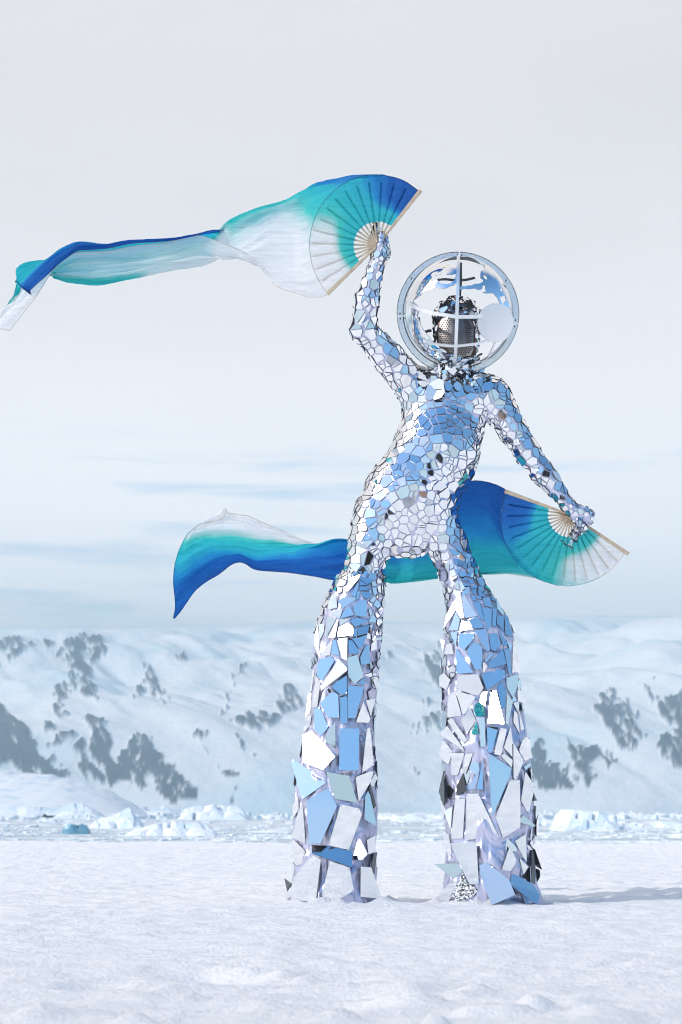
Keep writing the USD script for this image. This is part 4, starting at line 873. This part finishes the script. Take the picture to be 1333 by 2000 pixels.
def band(pts3, width, th, r_hint=None):
    """A flat strip along points on the globe, lying on its surface."""
    p = np.array(pts3); d = np.gradient(p, axis=0); d /= np.linalg.norm(d, axis=1, keepdims=True)
    n = p - GC; n /= np.linalg.norm(n, axis=1, keepdims=True); s = np.cross(d, n); s /= np.linalg.norm(s, axis=1, keepdims=True)
    ring = np.stack([p + s * width / 2 + n * th / 2, p - s * width / 2 + n * th / 2, p - s * width / 2 - n * th / 2, p + s * width / 2 - n * th / 2], 1)
    m = len(p); V = ring.reshape(-1, 3); F = []
    for i in range(m - 1):
        for k in range(4):
            a, b = i * 4 + k, i * 4 + (k + 1) % 4
            F += [[a, b, b + 4], [a, b + 4, a + 4]]
    F += [[0, 2, 1], [0, 3, 2], [4 * m - 4, 4 * m - 3, 4 * m - 2], [4 * m - 4, 4 * m - 2, 4 * m - 1]]
    t = trimesh.Trimesh(V, np.array(F), process=False)
    return t
def on_globe(pts, side=-1, dr=0.003):
    """A curve through picture points laid on the front (or rear) half of the globe."""
    q = np.array([(760 + a / 4.937, 480 + b / 4.937) for a, b in pts]); t = np.linspace(0, 1, len(q))
    s = PchipInterpolator(t, q)(np.linspace(0, 1, 36))
    x, z = (s[:, 0] - 895) / 107, -(s[:, 1] - 612) / 107
    k = np.maximum(1, np.hypot(x, z) / 0.995); x, z = x / k, z / k
    v = np.stack([x, side * np.sqrt(np.maximum(0, 1 - x * x - z * z)), z], -1)
    return GC + v * (GR + dr * (1 if side < 0 else -1))
for pts, w in [([(678,95),(650,230),(638,400),(630,600),(624,800),(624,1000),(632,1195)], .0125), ([(180,600),(270,700),(400,770),(540,805),(640,822),(760,820),(860,800)], .0135),
               ([(350,985),(450,1025),(620,1050),(780,1035),(920,995),(1040,945)], .011), ([(720,120),(800,190),(890,310)], .011), ([(1000,990),(960,1070),(890,1150)], .012)]:
    obj('front_band', band(on_globe(pts), w, .003), M_band, g_)
for pts, w in [([(690,130),(706,260),(700,400),(690,530)], .019), ([(470,245),(580,228),(725,232),(850,225)], .010), ([(650,400),(760,392),(870,425)], .012), ([(300,585),(325,740),(400,985)], .011),
               ([(238,830),(320,745),(430,690)], .011), ([(850,1130),(890,1080),(870,1000),(930,960)], .010)]:
    obj('rear_band', band(on_globe(pts, 1), w, .003), M_dark, g_)
def hem(pts, u, r=0.0013):
    p = np.array(pts); d = np.gradient(p, axis=0); d /= np.linalg.norm(d, axis=1, keepdims=True) + 1e-9
    a = np.cross(d, [0.3, 1, 0.1]); a /= np.linalg.norm(a, axis=1, keepdims=True); b = np.cross(d, a)
    k = 5; q = np.arange(k) * 2 * np.pi / k
    V = (p[:, None] + r * (np.cos(q)[None, :, None] * a[:, None] + np.sin(q)[None, :, None] * b[:, None])).reshape(-1, 3); F = []
    for i in range(len(p) - 1):
        for j in range(k): s_, t_ = i * k + j, i * k + (j + 1) % k; F += [[s_, t_, t_ + k], [s_, t_ + k, s_ + k]]
    return (V, np.array(F)), np.stack([np.repeat(u, k), np.zeros(len(p) * k)], -1)
# the hoop: two half rings of flat bar with a seam at the crown, bolted
def hoop(a0, a1):
    a = np.linspace(a0, a1, 90); R0, R1 = 0.2145, 0.2385
    V = []
    for r, y in ((R0, -.006), (R1, -.004), (R1, .004), (R0, .006)): V.append(np.stack([GC[0] + r * np.cos(a), np.full_like(a, GC[1] + y), GC[2] + r * np.sin(a)], -1))
    V = np.stack(V, 1); m = len(a); F = []
    for i in range(m - 1):
        for k in range(4):
            p, q = i * 4 + k, i * 4 + (k + 1) % 4
            F += [[p, q + 4, q], [p, p + 4, q + 4]]
    F += [[0, 1, 2], [0, 2, 3], [4 * m - 4, 4 * m - 2, 4 * m - 3], [4 * m - 4, 4 * m - 1, 4 * m - 2]]
    return trimesh.Trimesh(V.reshape(-1, 3), np.array(F), process=False)
M_hoop = mat('clear_acrylic_hoop', {'t': ('transparent_bsdf', {'color': (0.93, 0.945, 0.95)}), 'p': ('principled_bsdf', {'base_color': (0.80, 0.81, 0.82), 'metallic': 1.0, 'roughness': 0.3}), 'm': ('mix_closure', {'fac': 0.42})},
    [('t.BSDF', 'm.closure1'), ('p.BSDF', 'm.closure2')], 'm.closure')
for a0, a1 in ((1.555, 3.18), (3.20, 4.60), (4.615, 6.10), (6.12, 7.82)):
    obj('hoop_segment', hoop(a0, a1), M_hoop, g_)
    for r_ in (0.2382, 0.2150):
        q_ = np.linspace(a0, a1, 70); (hv, hf), _u = hem(np.stack([GC[0] + r_ * np.cos(q_), np.full_like(q_, GC[1] - .0065), GC[2] + r_ * np.sin(q_)], -1), q_ * 0, .0011)
        obj('hoop_edge', (hv, hf), M_dark, g_)
for a in (1.58, 3.15, 3.24, 4.55, 4.66, 6.05, 6.16, 7.79, 0.6, 2.5):
    t = trimesh.creation.cylinder(radius=.003, height=.006, sections=10, transform=trimesh.transformations.rotation_matrix(np.pi / 2, [1, 0, 0]))
    t.apply_translation(GC + np.array([.2265 * math.cos(a), -.006, .2265 * math.sin(a)])); obj('bolt', t, M_dark, g_)
# the round brushed plate set into the globe
def round_plate():
    c0 = np.array([(962.5 - 895) / 107, 0, -(649.5 - 612) / 107]); c0[1] = -math.sqrt(1 - c0[0] ** 2 - c0[2] ** 2)
    a, rr = np.meshgrid(np.linspace(0, 2 * np.pi, 49), np.linspace(0.001, 35.3, 9), indexing='ij')
    x, z = c0[0] + rr * np.cos(a) / 107, c0[2] + rr * np.sin(a) / 107
    y = -np.sqrt(np.maximum(0.0, 1 - x * x - z * z))
    n = np.array([0.55 * c0[0], -1.0, -0.22]); n /= np.linalg.norm(n)
    v = np.stack([x, y * 0.10 + c0[1] * 0.88 - 0.15 * (z - c0[2]), z], -1)
    fr = trimesh.Trimesh((GC + v * GR).reshape(-1, 3), grid_faces(49, 9), process=False)
    if fr.face_normals.mean(0)[1] > 0: fr.invert()
    bk = fr.copy(); bk.apply_translation([0, .003, 0]); bk.invert()
    return trimesh.util.concatenate([fr, bk])
M_round = mat('matte_steel', {'g': ('geometry', {}), 'n': ('noise_texture', {'scale': 90.0, 'detail': 4.0}), 'b': ('bump', {'strength': 0.4, 'distance': 0.002}),
    'p': ('principled_bsdf', {'base_color': (0.78, 0.79, 0.81), 'metallic': 1.0, 'roughness': 0.26})}, [('g.position', 'n.vector'), ('n.fac', 'b.height'), ('b.normal', 'p.normal')], 'p.BSDF')
obj('round_plate', round_plate(), M_round, g_, smooth=40)

# ------------------------------------------------------------------ silk fans
def silk(name, see):
    return mat(name, {
        'uv': ('texture_coordinate', {}), 'sx': ('separate_xyz', {}), 'g': ('geometry', {}),
        'n': ('noise_texture', {'scale': 7.0, 'detail': 3.0, 'roughness': 0.5}), 'w': ('math', {'math_type': 'multiply_add', 'value2': 0.16}), 'w2': ('math', {'math_type': 'subtract', 'value2': 0.08}),
        'mp': ('mapping', {'scale': (5.0, 5.0, 70.0)}), 'nf': ('noise_texture', {'scale': 1.0, 'detail': 5.0, 'roughness': 0.6, 'distortion': 0.6}), 'b': ('bump', {'strength': 0.8, 'distance': 0.012}),
        'r': ('rgb_ramp', {'ramp': [(0.0, (0.006, 0.085, 0.36)), (0.22, (0.007, 0.14, 0.50)), (0.33, (0.015, 0.29, 0.62)), (0.40, (0.03, 0.50, 0.62)), (0.56, (0.035, 0.56, 0.60)), (0.66, (0.08, 0.63, 0.58)), (0.75, (0.66, 0.80, 0.80)), (0.82, (0.88, 0.89, 0.90)), (1.0, (0.90, 0.90, 0.90))]}),
        'rd': ('principled_bsdf', {'roughness': 0.55, 'specular_ior_level': 0.3, }), 'rt': ('translucent_bsdf', {}), 'm1': ('mix_closure', {'fac': 0.6}),
        'tr': ('transparent_bsdf', {}), 'tc': ('mix_color', {'fac': 0.06, 'b': (0.9, 0.93, 0.95)}), 'm2': ('mix_closure', {'fac': see}),
    }, [('uv.UV', 'sx.vector'), ('g.position', 'n.vector'), ('n.fac', 'w.value1'), ('sx.x', 'w.value3'), ('w.value', 'w2.value1'), ('w2.value', 'r.fac'),
        ('g.position', 'mp.vector'), ('mp.vector', 'nf.vector'), ('nf.fac', 'b.height'), ('b.normal', 'rd.normal'), ('b.normal', 'rt.normal'),
        ('r.color', 'rd.base_color'), ('r.color', 'rt.color'), ('rd.BSDF', 'm1.closure1'), ('rt.BSDF', 'm1.closure2'), ('r.color', 'tc.a'), ('tc.result', 'tr.color'),
        ('m1.closure', 'm2.closure1'), ('tr.BSDF', 'm2.closure2')], 'm2.closure')
M_leaf, M_veil = silk('dyed_silk_leaf', 0.34), silk('dyed_silk_veil', 0.16)
M_bamboo = mat('bamboo', {'g': ('geometry', {}), 'mp': ('mapping', {'scale': (60.0, 60.0, 60.0)}), 'n': ('noise_texture', {'scale': 1.0, 'detail': 4.0}), 'r': ('rgb_ramp', {'ramp': [(0.3, (0.40, 0.31, 0.21)), (0.7, (0.56, 0.46, 0.33))]}),
    'p': ('principled_bsdf', {'roughness': 0.5})}, [('g.position', 'mp.vector'), ('mp.vector', 'n.vector'), ('n.fac', 'r.fac'), ('r.color', 'p.base_color')], 'p.BSDF')
M_hem = mat('hem_thread', {'uv': ('texture_coordinate', {}), 'sx': ('separate_xyz', {}), 'r': ('rgb_ramp', {'ramp': [(0.0, (0.01, 0.03, 0.14)), (0.4, (0.01, 0.12, 0.22)), (0.7, (0.05, 0.3, 0.32)), (0.85, (0.42, 0.36, 0.28)), (1.0, (0.5, 0.44, 0.36))]}),
    'p': ('principled_bsdf', {'roughness': 0.8})}, [('uv.UV', 'sx.vector'), ('sx.x', 'r.fac'), ('r.color', 'p.base_color')], 'p.BSDF')
def stick(p0, p1, w0, w1, th, nrm):
    p0, p1 = np.array(p0), np.array(p1); d = p1 - p0; d /= np.linalg.norm(d); s = np.cross(d, nrm); s /= np.linalg.norm(s); n = np.cross(s, d)
    c = 0.25
    V = []
    for p, w in ((p0, w0), (p0 + (p1 - p0) * .5, (w0 + w1) / 2), (p1, w1)):
        for a, b in ((-.5, -.3), (-.3, -.5), (.3, -.5), (.5, -.3), (.5, .3), (.3, .5), (-.3, .5), (-.5, .3)): V.append(p + s * w * a + n * th * b)
    V = np.array(V); F = []
    for i in range(2):
        for k in range(8): a, b = i * 8 + k, i * 8 + (k + 1) % 8; F += [[a, b, b + 8], [a, b + 8, a + 8]]
    for k in range(1, 7): F += [[0, k + 1, k], [16, 16 + k, 17 + k]]
    return trimesh.Trimesh(V, np.array(F), process=False)
def sheet(V, U, th=0.0):
    n, m = V.shape[:2]
    return (V.reshape(-1, 3), grid_faces(n, m)), np.stack([U.ravel(), np.zeros(U.size)], -1)
def leaf_dye(s, q):
    outer = np.interp(s, [0, .18, .28, .56, .68, 1], [.08, .25, .38, .65, .81, .95]); inn = .52 + .14 * (s - .5)
    k = smoothstep(.08, .58, q); return inn * (1 - k) + outer * k
def make_fan(name, label, pivot, depth, a_blue, a_white, radius, inner, tilt, n_ribs, stations, rip, leaf_extra, dye):
    """a_blue, a_white: the directions (degrees, counterclockwise) of the guard beside the blue and beside the white end."""
    c = P(*pivot, depth); t = thing(name, label, 'fan', c)
    def at(a, r, dy=0.0):
        x, y = r * math.cos(a), r * math.sin(a)
        return P(pivot[0] + x, pivot[1] - y, depth + dy + tilt[0] * x * PXM + tilt[1] * y * PXM)
    A0, A1 = math.radians(a_blue), math.radians(a_white)
    nrm = np.cross(at(0, 50) - c, at(math.pi / 2, 50) - c)
    for k in range(n_ribs):
        a = A0 + (A1 - A0) * (k + 1) / (n_ribs + 1)
        obj('rib', stick(at(a, -9, .004 + .0012 * (k % 3)), at(a, radius * (0.93 if k < n_ribs - 5 else .97) , .004 + .0012 * (k % 3)), .0062, .0078, .0018, nrm), M_bamboo, t)
    for a, dy in ((A0, -.002), (A1, -.004)):
        obj('guard_stick', stick(at(a, -12, dy), at(a, radius * 1.03, dy), .008, .016, .004, nrm), M_bamboo, t)
    rv = trimesh.creation.cylinder(radius=.006, height=.022, sections=14); rv.apply_transform(trimesh.geometry.align_vectors([0, 0, 1], nrm)); rv.apply_translation(c); obj('pivot_pin', rv, M_dark, t)
    # the leaf: pleated silk between an inner arc and a slightly ragged outer arc
    na, nr = 2 * (n_ribs + 1) * 3 + 1, 22
    V, U = np.zeros((na, nr, 3)), np.zeros((na, nr))
    for i in range(na):
        s = i / (na - 1); a = A0 + (A1 - A0) * s
        ph = (s * (n_ribs + 1)) % 1.0; tri = abs(2 * ph - 1)
        ro = radius + leaf_extra(s) + 2.0 * (noise(np.array([s * 40, 0.3, rip]), 2) - .5) ; ri = inner + 1.2 * (1 - tri) + 1.5 * (noise(np.array([s * 25, 0.7, rip]), 4) - .5)
        for j in range(nr):
            q = j / (nr - 1); r = ri + (ro - ri) * q
            V[i, j] = at(a, r, -.0015 + .006 * (tri - .5) * q)
            U[i, j] = leaf_dye(s, q)
    m, uv = sheet(V, U); obj('silk_leaf', m, M_leaf, t, smooth=True, uv=uv)
    m, uv = hem(V[:, -1], np.linspace(0, 1, na), .0012); obj('leaf_seam', m, M_hem, t, uv=uv)
    # the long veil sewn to the outer arc: cross-sections from the arc to the free end, blue hem first
    us = np.linspace(0, 1, 9)
    rows = [[tuple(at(A0 + (A1 - A0) * u, radius + leaf_extra(u), .001)) for u in us]]
    for st in stations:
        q = np.array([(x, y, z) for _, x, y, z in st], float); k = np.array([u for u, *_ in st], float)
        f = PchipInterpolator(k, q) ; pp = f(us); rows.append([tuple(P(*p)) for p in pp])
    rows = np.array(rows); nv = len(rows)
    d = np.linalg.norm(np.diff(rows, axis=0), axis=-1).mean(1); tv = np.concatenate([[0], np.cumsum(d)])
    fine_v, fine_u = np.linspace(0, tv[-1], 260), np.linspace(0, 1, 120)
    S = PchipInterpolator(tv, rows, axis=0)(fine_v); S = PchipInterpolator(us, S, axis=1)(fine_u)
    # soft folds that run along the silk, and a flutter across it
    gu, gv = np.gradient(S, axis=1), np.gradient(S, axis=0); n = np.cross(gu, gv); n /= np.linalg.norm(n, axis=-1, keepdims=True) + 1e-9
    FU, FV = np.meshgrid(fine_u, fine_v, indexing='xy')
    w = smoothstep(0.0, 0.12, FV) 
    fold = fbm(np.stack([FU * 7, FV * 1.6, np.full_like(FU, rip)], -1), 4, 17) - .5
    fold2 = fbm(np.stack([FU * 22 + 3 * FV, FV * 3.2, np.full_like(FU, rip + 5)], -1), 3, 18) - .5
    crease = np.abs(2 * fbm(np.stack([FU * 9 + 1.2 * FV, FV * 1.3, np.full_like(FU, rip + 9)], -1), 3, 19) - 1) ** .7
    S = S + n * (w * (0.060 * fold + 0.026 * fold2 - 0.022 * crease))[..., None]
    CU = dye(FU, S); m, uv = sheet(S, CU); vl = obj('silk_veil', m, M_veil, t, smooth=True, uv=uv)
    edge_ = np.vstack([S[:, 0], S[-1], S[::-1, -1]]); ue = np.concatenate([np.zeros(len(S)), fine_u, np.ones(len(S))])
    m, uv = hem(edge_[::2], ue[::2], .0011); obj('veil_hem', m, M_hem, vl, uv=uv)
    return t
U = lambda *a: a
ST_A = [  # (u, px, py, depth) of the raised fan's veil, towards its free end
 [(0,690,352,.06),(.2,640,352,.055),(.4,600,378,.03),(.55,578,420,.0),(.7,568,478,-.02),(.85,572,540,-.02),(1,596,577,-.01)],
 [(0,610,382,.10),(.2,590,384,.085),(.4,555,395,.05),(.55,545,425,.0),(.7,535,470,-.02),(.85,535,525,-.02),(1,552,566,-.02)],
 [(0,520,440,.10),(.18,512,418,.09),(.36,505,407,.05),(.55,500,446,.0),(.72,498,488,-.03),(.88,500,513,-.03),(1,505,512,-.02)],
 [(0,455,448,.06),(.18,450,440,.06),(.36,446,432,.03),(.55,446,485,.0),(.72,442,511,-.03),(.88,440,498,-.045),(1,440,478,-.045)],
 [(0,404,453,-.06),(.10,404,450,-.05),(.3,400,470,.03),(.5,396,520,.01),(.62,392,519,-.03),(.8,388,490,-.05),(1,385,462,-.045)],
 [(0,330,471,-.07),(.12,330,463,-.05),(.32,330,495,.03),(.5,328,528,.0),(.62,326,522,-.04),(.8,326,502,-.06),(1,330,473,-.055)],
 [(0,262,477,-.07),(.12,262,468,-.05),(.32,258,500,.03),(.48,256,541,.0),(.6,254,538,-.03),(.8,256,510,-.05),(1,262,482,-.055)],
 [(0,200,487,-.07),(.12,200,476,-.05),(.32,192,500,.03),(.48,184,549,.0),(.6,182,545,-.02),(.8,186,510,-.05),(1,196,490,-.055)],
 [(0,160,488,-.07),(.12,160,474,-.05),(.32,146,500,.03),(.48,132,545,.0),(.6,128,540,-.02),(.8,140,512,-.04),(1,154,492,-.055)],
 [(0,125,508,-.07),(.12,122,488,-.05),(.32,100,505,.0),(.48,84,530,.03),(.6,84,540,.04),(.8,92,535,.02),(1,112,520,-.03)],
 [(0,85,545,-.08),(.12,78,522,-.06),(.32,62,515,.0),(.48,54,520,.04),(.6,52,545,.05),(.8,62,575,.04),(1,84,562,-.01)],
 [(0,56,571,-.08),(.12,40,560,-.07),(.28,30,541,-.05),(.40,36,528,.02),(.54,32,565,.05),(.75,30,600,.04),(1,62,590,.01)],
 [(0,57,572,-.08),(.12,43,560,-.07),(.28,28,544,-.05),(.40,40,540,.02),(.54,30,575,.05),(.75,18,605,.04),(1,50,605,.01)],
 [(0,58,574,-.08),(.12,44,563,-.07),(.28,27,548,-.05),(.40,34,556,.02),(.54,12,600,.05),(.75,-14,640,.04),(1,18,645,.01)]]
def dye_b(u, S):
    px = 666.5 + S[..., 0] / (S[..., 1] + 7.0) * FPX; k = smoothstep(700, 560, px)
    return (1 - k) * np.interp(u, [0, .25, .45, .72, 1], [.05, .22, .40, .70, 1]) + k * np.interp(u, [0, .2, .30, .4, .58, .68, 1], [.05, .22, .33, .42, .64, .78, 1])
def dye_a(u, S):
    px = 666.5 + S[..., 0] / (S[..., 1] + 7.0) * FPX
    k = smoothstep(400, 450, px) * smoothstep(660, 560, px)
    k2 = smoothstep(455, 385, px)
    c = np.interp(u, [0, .25, .45, .72, 1], [.05, .24, .42, .72, 1])
    pale = np.interp(u, [0, .12, .32, .46, .60, 1], [.1, .36, .54, .70, .79, 1])
    far = np.interp(u, [0, .10, .17, .5, .58, .64, 1], [.05, .20, .40, .60, .70, .84, 1]); n2 = smoothstep(250, 320, px)[..., None][..., 0]
    far = far * (1 - n2) + n2 * np.interp(u, [0, .10, .17, .30, .42, .5, 1], [.05, .20, .42, .64, .72, .84, 1])
    return c * (1 - k) * (1 - k2) + pale * k + far * k2
make_fan('silk_fan', 'raised bamboo fan whose long dyed silk veil streams to the left beside the globe helmet', (738, 479), -.114, 52, 224, 133, 46, (.02, -.10), 14, ST_A, 1.3,
         lambda s: 4.0 * math.sin(math.pi * min(1, s * 1.05)) + 3.0 * math.sin(7 * s), dye_a)
ST_B = [  # the lowered fan's veil, behind the thighs
 [(0,968,946,.11),(.2,950,985,.14),(.4,960,1050,.15),(.58,985,1105,.14),(.72,1045,1131,.15),(.86,1090,1105,.21),(1,1110,1070,.24)],
 [(0,925,939,.14),(.2,905,985,.18),(.4,905,1055,.18),(.58,930,1112,.16),(.68,960,1131,.17),(.84,985,1090,.23),(1,990,1050,.26)],
 [(0,898,946,.17),(.2,880,1000,.20),(.4,880,1065,.20),(.56,890,1115,.18),(.66,900,1129,.19),(.84,905,1090,.25),(1,900,1050,.28)],
 [(0,840,1015,.20),(.2,838,1048,.21),(.4,835,1090,.20),(.56,830,1122,.19),(.66,832,1134,.20),(.84,832,1100,.25),(1,830,1060,.28)],
 [(0,782,1058,.20),(.2,775,1070,.22),(.4,770,1100,.22),(.56,768,1128,.22),(.66,768,1140,.23),(.84,772,1100,.26),(1,775,1062,.28)],
 [(0,722,1108,.15),(.18,718,1062,.17),(.34,722,1050,.21),(.5,725,1085,.24),(.66,722,1115,.25),(.84,724,1090,.26),(1,726,1056,.28)],
 [(0,664,1134,.13),(.2,662,1090,.15),(.38,660,1049,.20),(.54,664,1065,.24),(.7,666,1090,.25),(.86,664,1070,.26),(1,662,1052,.27)],
 [(0,612,1125,.12),(.2,612,1092,.14),(.38,612,1062,.18),(.54,614,1064,.22),(.7,615,1066,.24),(.86,614,1062,.25),(1,614,1056,.26)],
 [(0,556,1117,.12),(.2,556,1094,.13),(.36,556,1073,.17),(.48,560,1064,.20),(.62,560,1056,.22),(.82,562,1046,.24),(1,566,1039,.25)],
 [(0,505,1113,.12),(.2,505,1094,.13),(.35,505,1082,.16),(.48,508,1066,.18),(.62,510,1052,.20),(.82,512,1034,.22),(1,516,1019,.23)],
 [(0,470,1104,.13),(.16,470,1092,.12),(.28,468,1077,.12),(.40,465,1068,.15),(.62,464,1042,.18),(.82,468,1020,.20),(1,478,1004,.21)],
 [(0,430,1130,.14),(.16,425,1108,.11),(.28,420,1085,.10),(.42,415,1062,.12),(.62,412,1038,.16),(.82,424,1016,.19),(1,446,998,.21)],
 [(0,392,1156,.15),(.16,386,1132,.11),(.28,382,1105,.09),(.42,376,1078,.10),(.62,376,1046,.13),(.82,396,1023,.17),(1,440,1003,.20)],
 [(0,352,1206,.15),(.12,350,1172,.11),(.26,346,1130,.08),(.42,350,1092,.09),(.62,364,1054,.12),(.82,388,1026,.16),(1,434,1008,.20)],
 [(0,344,1214,.15),(.06,337,1198,.13),(.14,344,1178,.11),(.26,338,1130,.08),(.42,344,1092,.09),(.62,360,1052,.12),(.82,386,1026,.16),(1,430,1010,.20)]]
make_fan('silk_fan', 'lowered bamboo fan whose long dyed silk veil blows left behind the thighs', (1115, 1006), .052, 160, 326, 133, 43, (.05, .04), 15, ST_B, 4.7,
         lambda s: 9.0 * math.sin(math.pi * s) - 4.0 * s, dye_b)
# ------------------------------------------------------------------ unseen crew added behind the camera, only to give the mirrors something dark to reflect
M_parka = [mat('parka_cloth_%d' % k, {'p': ('principled_bsdf', {'base_color': c, 'roughness': 0.7})}, [], 'p.BSDF') for k, c in enumerate([(0.012, 0.012, 0.014), (0.015, 0.016, 0.022), (0.02, 0.016, 0.015)])]
M_skin = mat('skin', {'p': ('principled_bsdf', {'base_color': (0.45, 0.28, 0.20), 'roughness': 0.5, 'subsurface_weight': 0.1})}, [], 'p.BSDF')
M_boot = mat('boot_rubber', {'p': ('principled_bsdf', {'base_color': (0.02, 0.02, 0.02), 'roughness': 0.5})}, [], 'p.BSDF')
def limbs(chains):
    """Tapered limbs joined into one smooth body."""
    parts = []
    for pts, rad_ in chains:
        for a, b, ra, rb in zip(pts, pts[1:], rad_, rad_[1:]):
            sp = [manifold3d.Manifold.sphere(r, 18).translate([float(x) for x in p]) for p, r in ((a, ra), (b, rb))]
            parts.append(manifold3d.Manifold.batch_hull(sp))
    m = manifold3d.Manifold.batch_boolean(parts, manifold3d.OpType.Add).refine_to_length(0.035).to_mesh()
    t = trimesh.Trimesh(m.vert_properties[:, :3], m.tri_verts); trimesh.smoothing.filter_taubin(t, iterations=6); return t
def crew(label, x, y, material, kneel):
    t = thing('person', label, 'person', (x, y, 0)); o = np.array([x, y, 0.0]); k = 0.50 if kneel else 0.0
    hip, sh, hd = 0.92 - k, 1.42 - k, 1.64 - k
    A = lambda *p: np.array(p) + o
    jk = [([A(0, 0, hip), A(0, 0, hip + .25), A(0, .03, sh - .08)], [.17, .16, .17]), ([A(-.17, .02, sh), A(.17, .02, sh)], [.09, .09]), ([A(0, .02, sh), A(0, .04, hd - .10)], [.10, .075])]
    for s in (-1, 1):
        jk.append(([A(s * .19, .02, sh), A(s * .27, .10, sh - .27), A(s * .10, .30, sh - .10)], [.085, .07, .052]))
    obj('parka', limbs(jk), material, t, smooth=True)
    if kneel: lg = [([A(s * .11, 0, hip), A(s * .17, .36, .40 if s > 0 else .10), A(s * .17, .30 if s > 0 else -.25, .07)], [.12, .09, .07]) for s in (-1, 1)]
    else: lg = [([A(s * .10, 0, hip), A(s * .12, .03, .50), A(s * .13, 0, .10)], [.12, .09, .07]) for s in (-1, 1)]
    obj('trousers', limbs(lg), material, t, smooth=True)
    for s, l in zip((-1, 1), lg):
        e = l[0][-1]; obj('boot', limbs([([e + [0, -.05, 0], e + [0, .16, -.02]], [.065, .055])]), M_boot, t, smooth=True)
    head = [([A(0, .04, hd), A(0, .06, hd - .09)], [.092, .07]), ([A(0, .13, hd - .02), A(0, .155, hd - .05)], [.014, .018])]
    for s in (-1, 1): head.append(([A(s * .09, .03, hd - .02), A(s * .095, .03, hd - .05)], [.016, .012]))
    obj('head', limbs(head), M_skin, t, smooth=True)
    obj('knitted_hat', limbs([([A(0, .02, hd + .05), A(0, .0, hd + .02)], [.10, .105])]), material, t, smooth=True)
    for s in (-1, 1):
        w = A(s * .10, .30, sh - .10); g = [([w, w + [-s * .02, .07, .03]], [.04, .038])]
        for q in range(4): b = w + [-s * .03 + .016 * (q - 1.5), .10, .04]; g.append(([b, b + [-s * .02, .035, .0], b + [-s * .03, .04, -.03]], [.010, .0095, .008]))
        g.append(([w + [s * .02, .04, .03], w + [0, .07, .07]], [.012, .010]))
        obj('glove', limbs(g), M_boot, t, smooth=True)
crew('unseen photographer in black parka kneeling behind the camera, mirrored in the suit', -0.15, -7.95, M_parka[0], True)
crew('added unseen crew member standing in brown parka left of the photographer, mirrored in the suit', -0.80, -7.9, M_parka[2], False)
crew('added unseen crew member standing in black parka right of the photographer, mirrored in the suit', 0.55, -7.95, M_parka[0], False)
crew('crew member in black parka at the group\'s left end, mirrored in the suit', -1.5, -8.1, M_parka[0], False)
crew('crew member in dark blue parka at the group\'s right end, mirrored in the suit', 1.2, -8.15, M_parka[1], False)

# ------------------------------------------------------------------ the air
HAZE_ON = True
if HAZE_ON:
    M_haze = mat('haze', {'v': ('principled_volume', {'color': (0.60, 0.86, 1.0), 'density': 0.00050, 'anisotropy': 0.0})}, volume='v.volume')
    hb = trimesh.creation.box(bounds=[[-14000, -5000, WATER_Z - 9], [14000, 11000, 450]])
    obj('haze', hb, M_haze, kind='stuff')
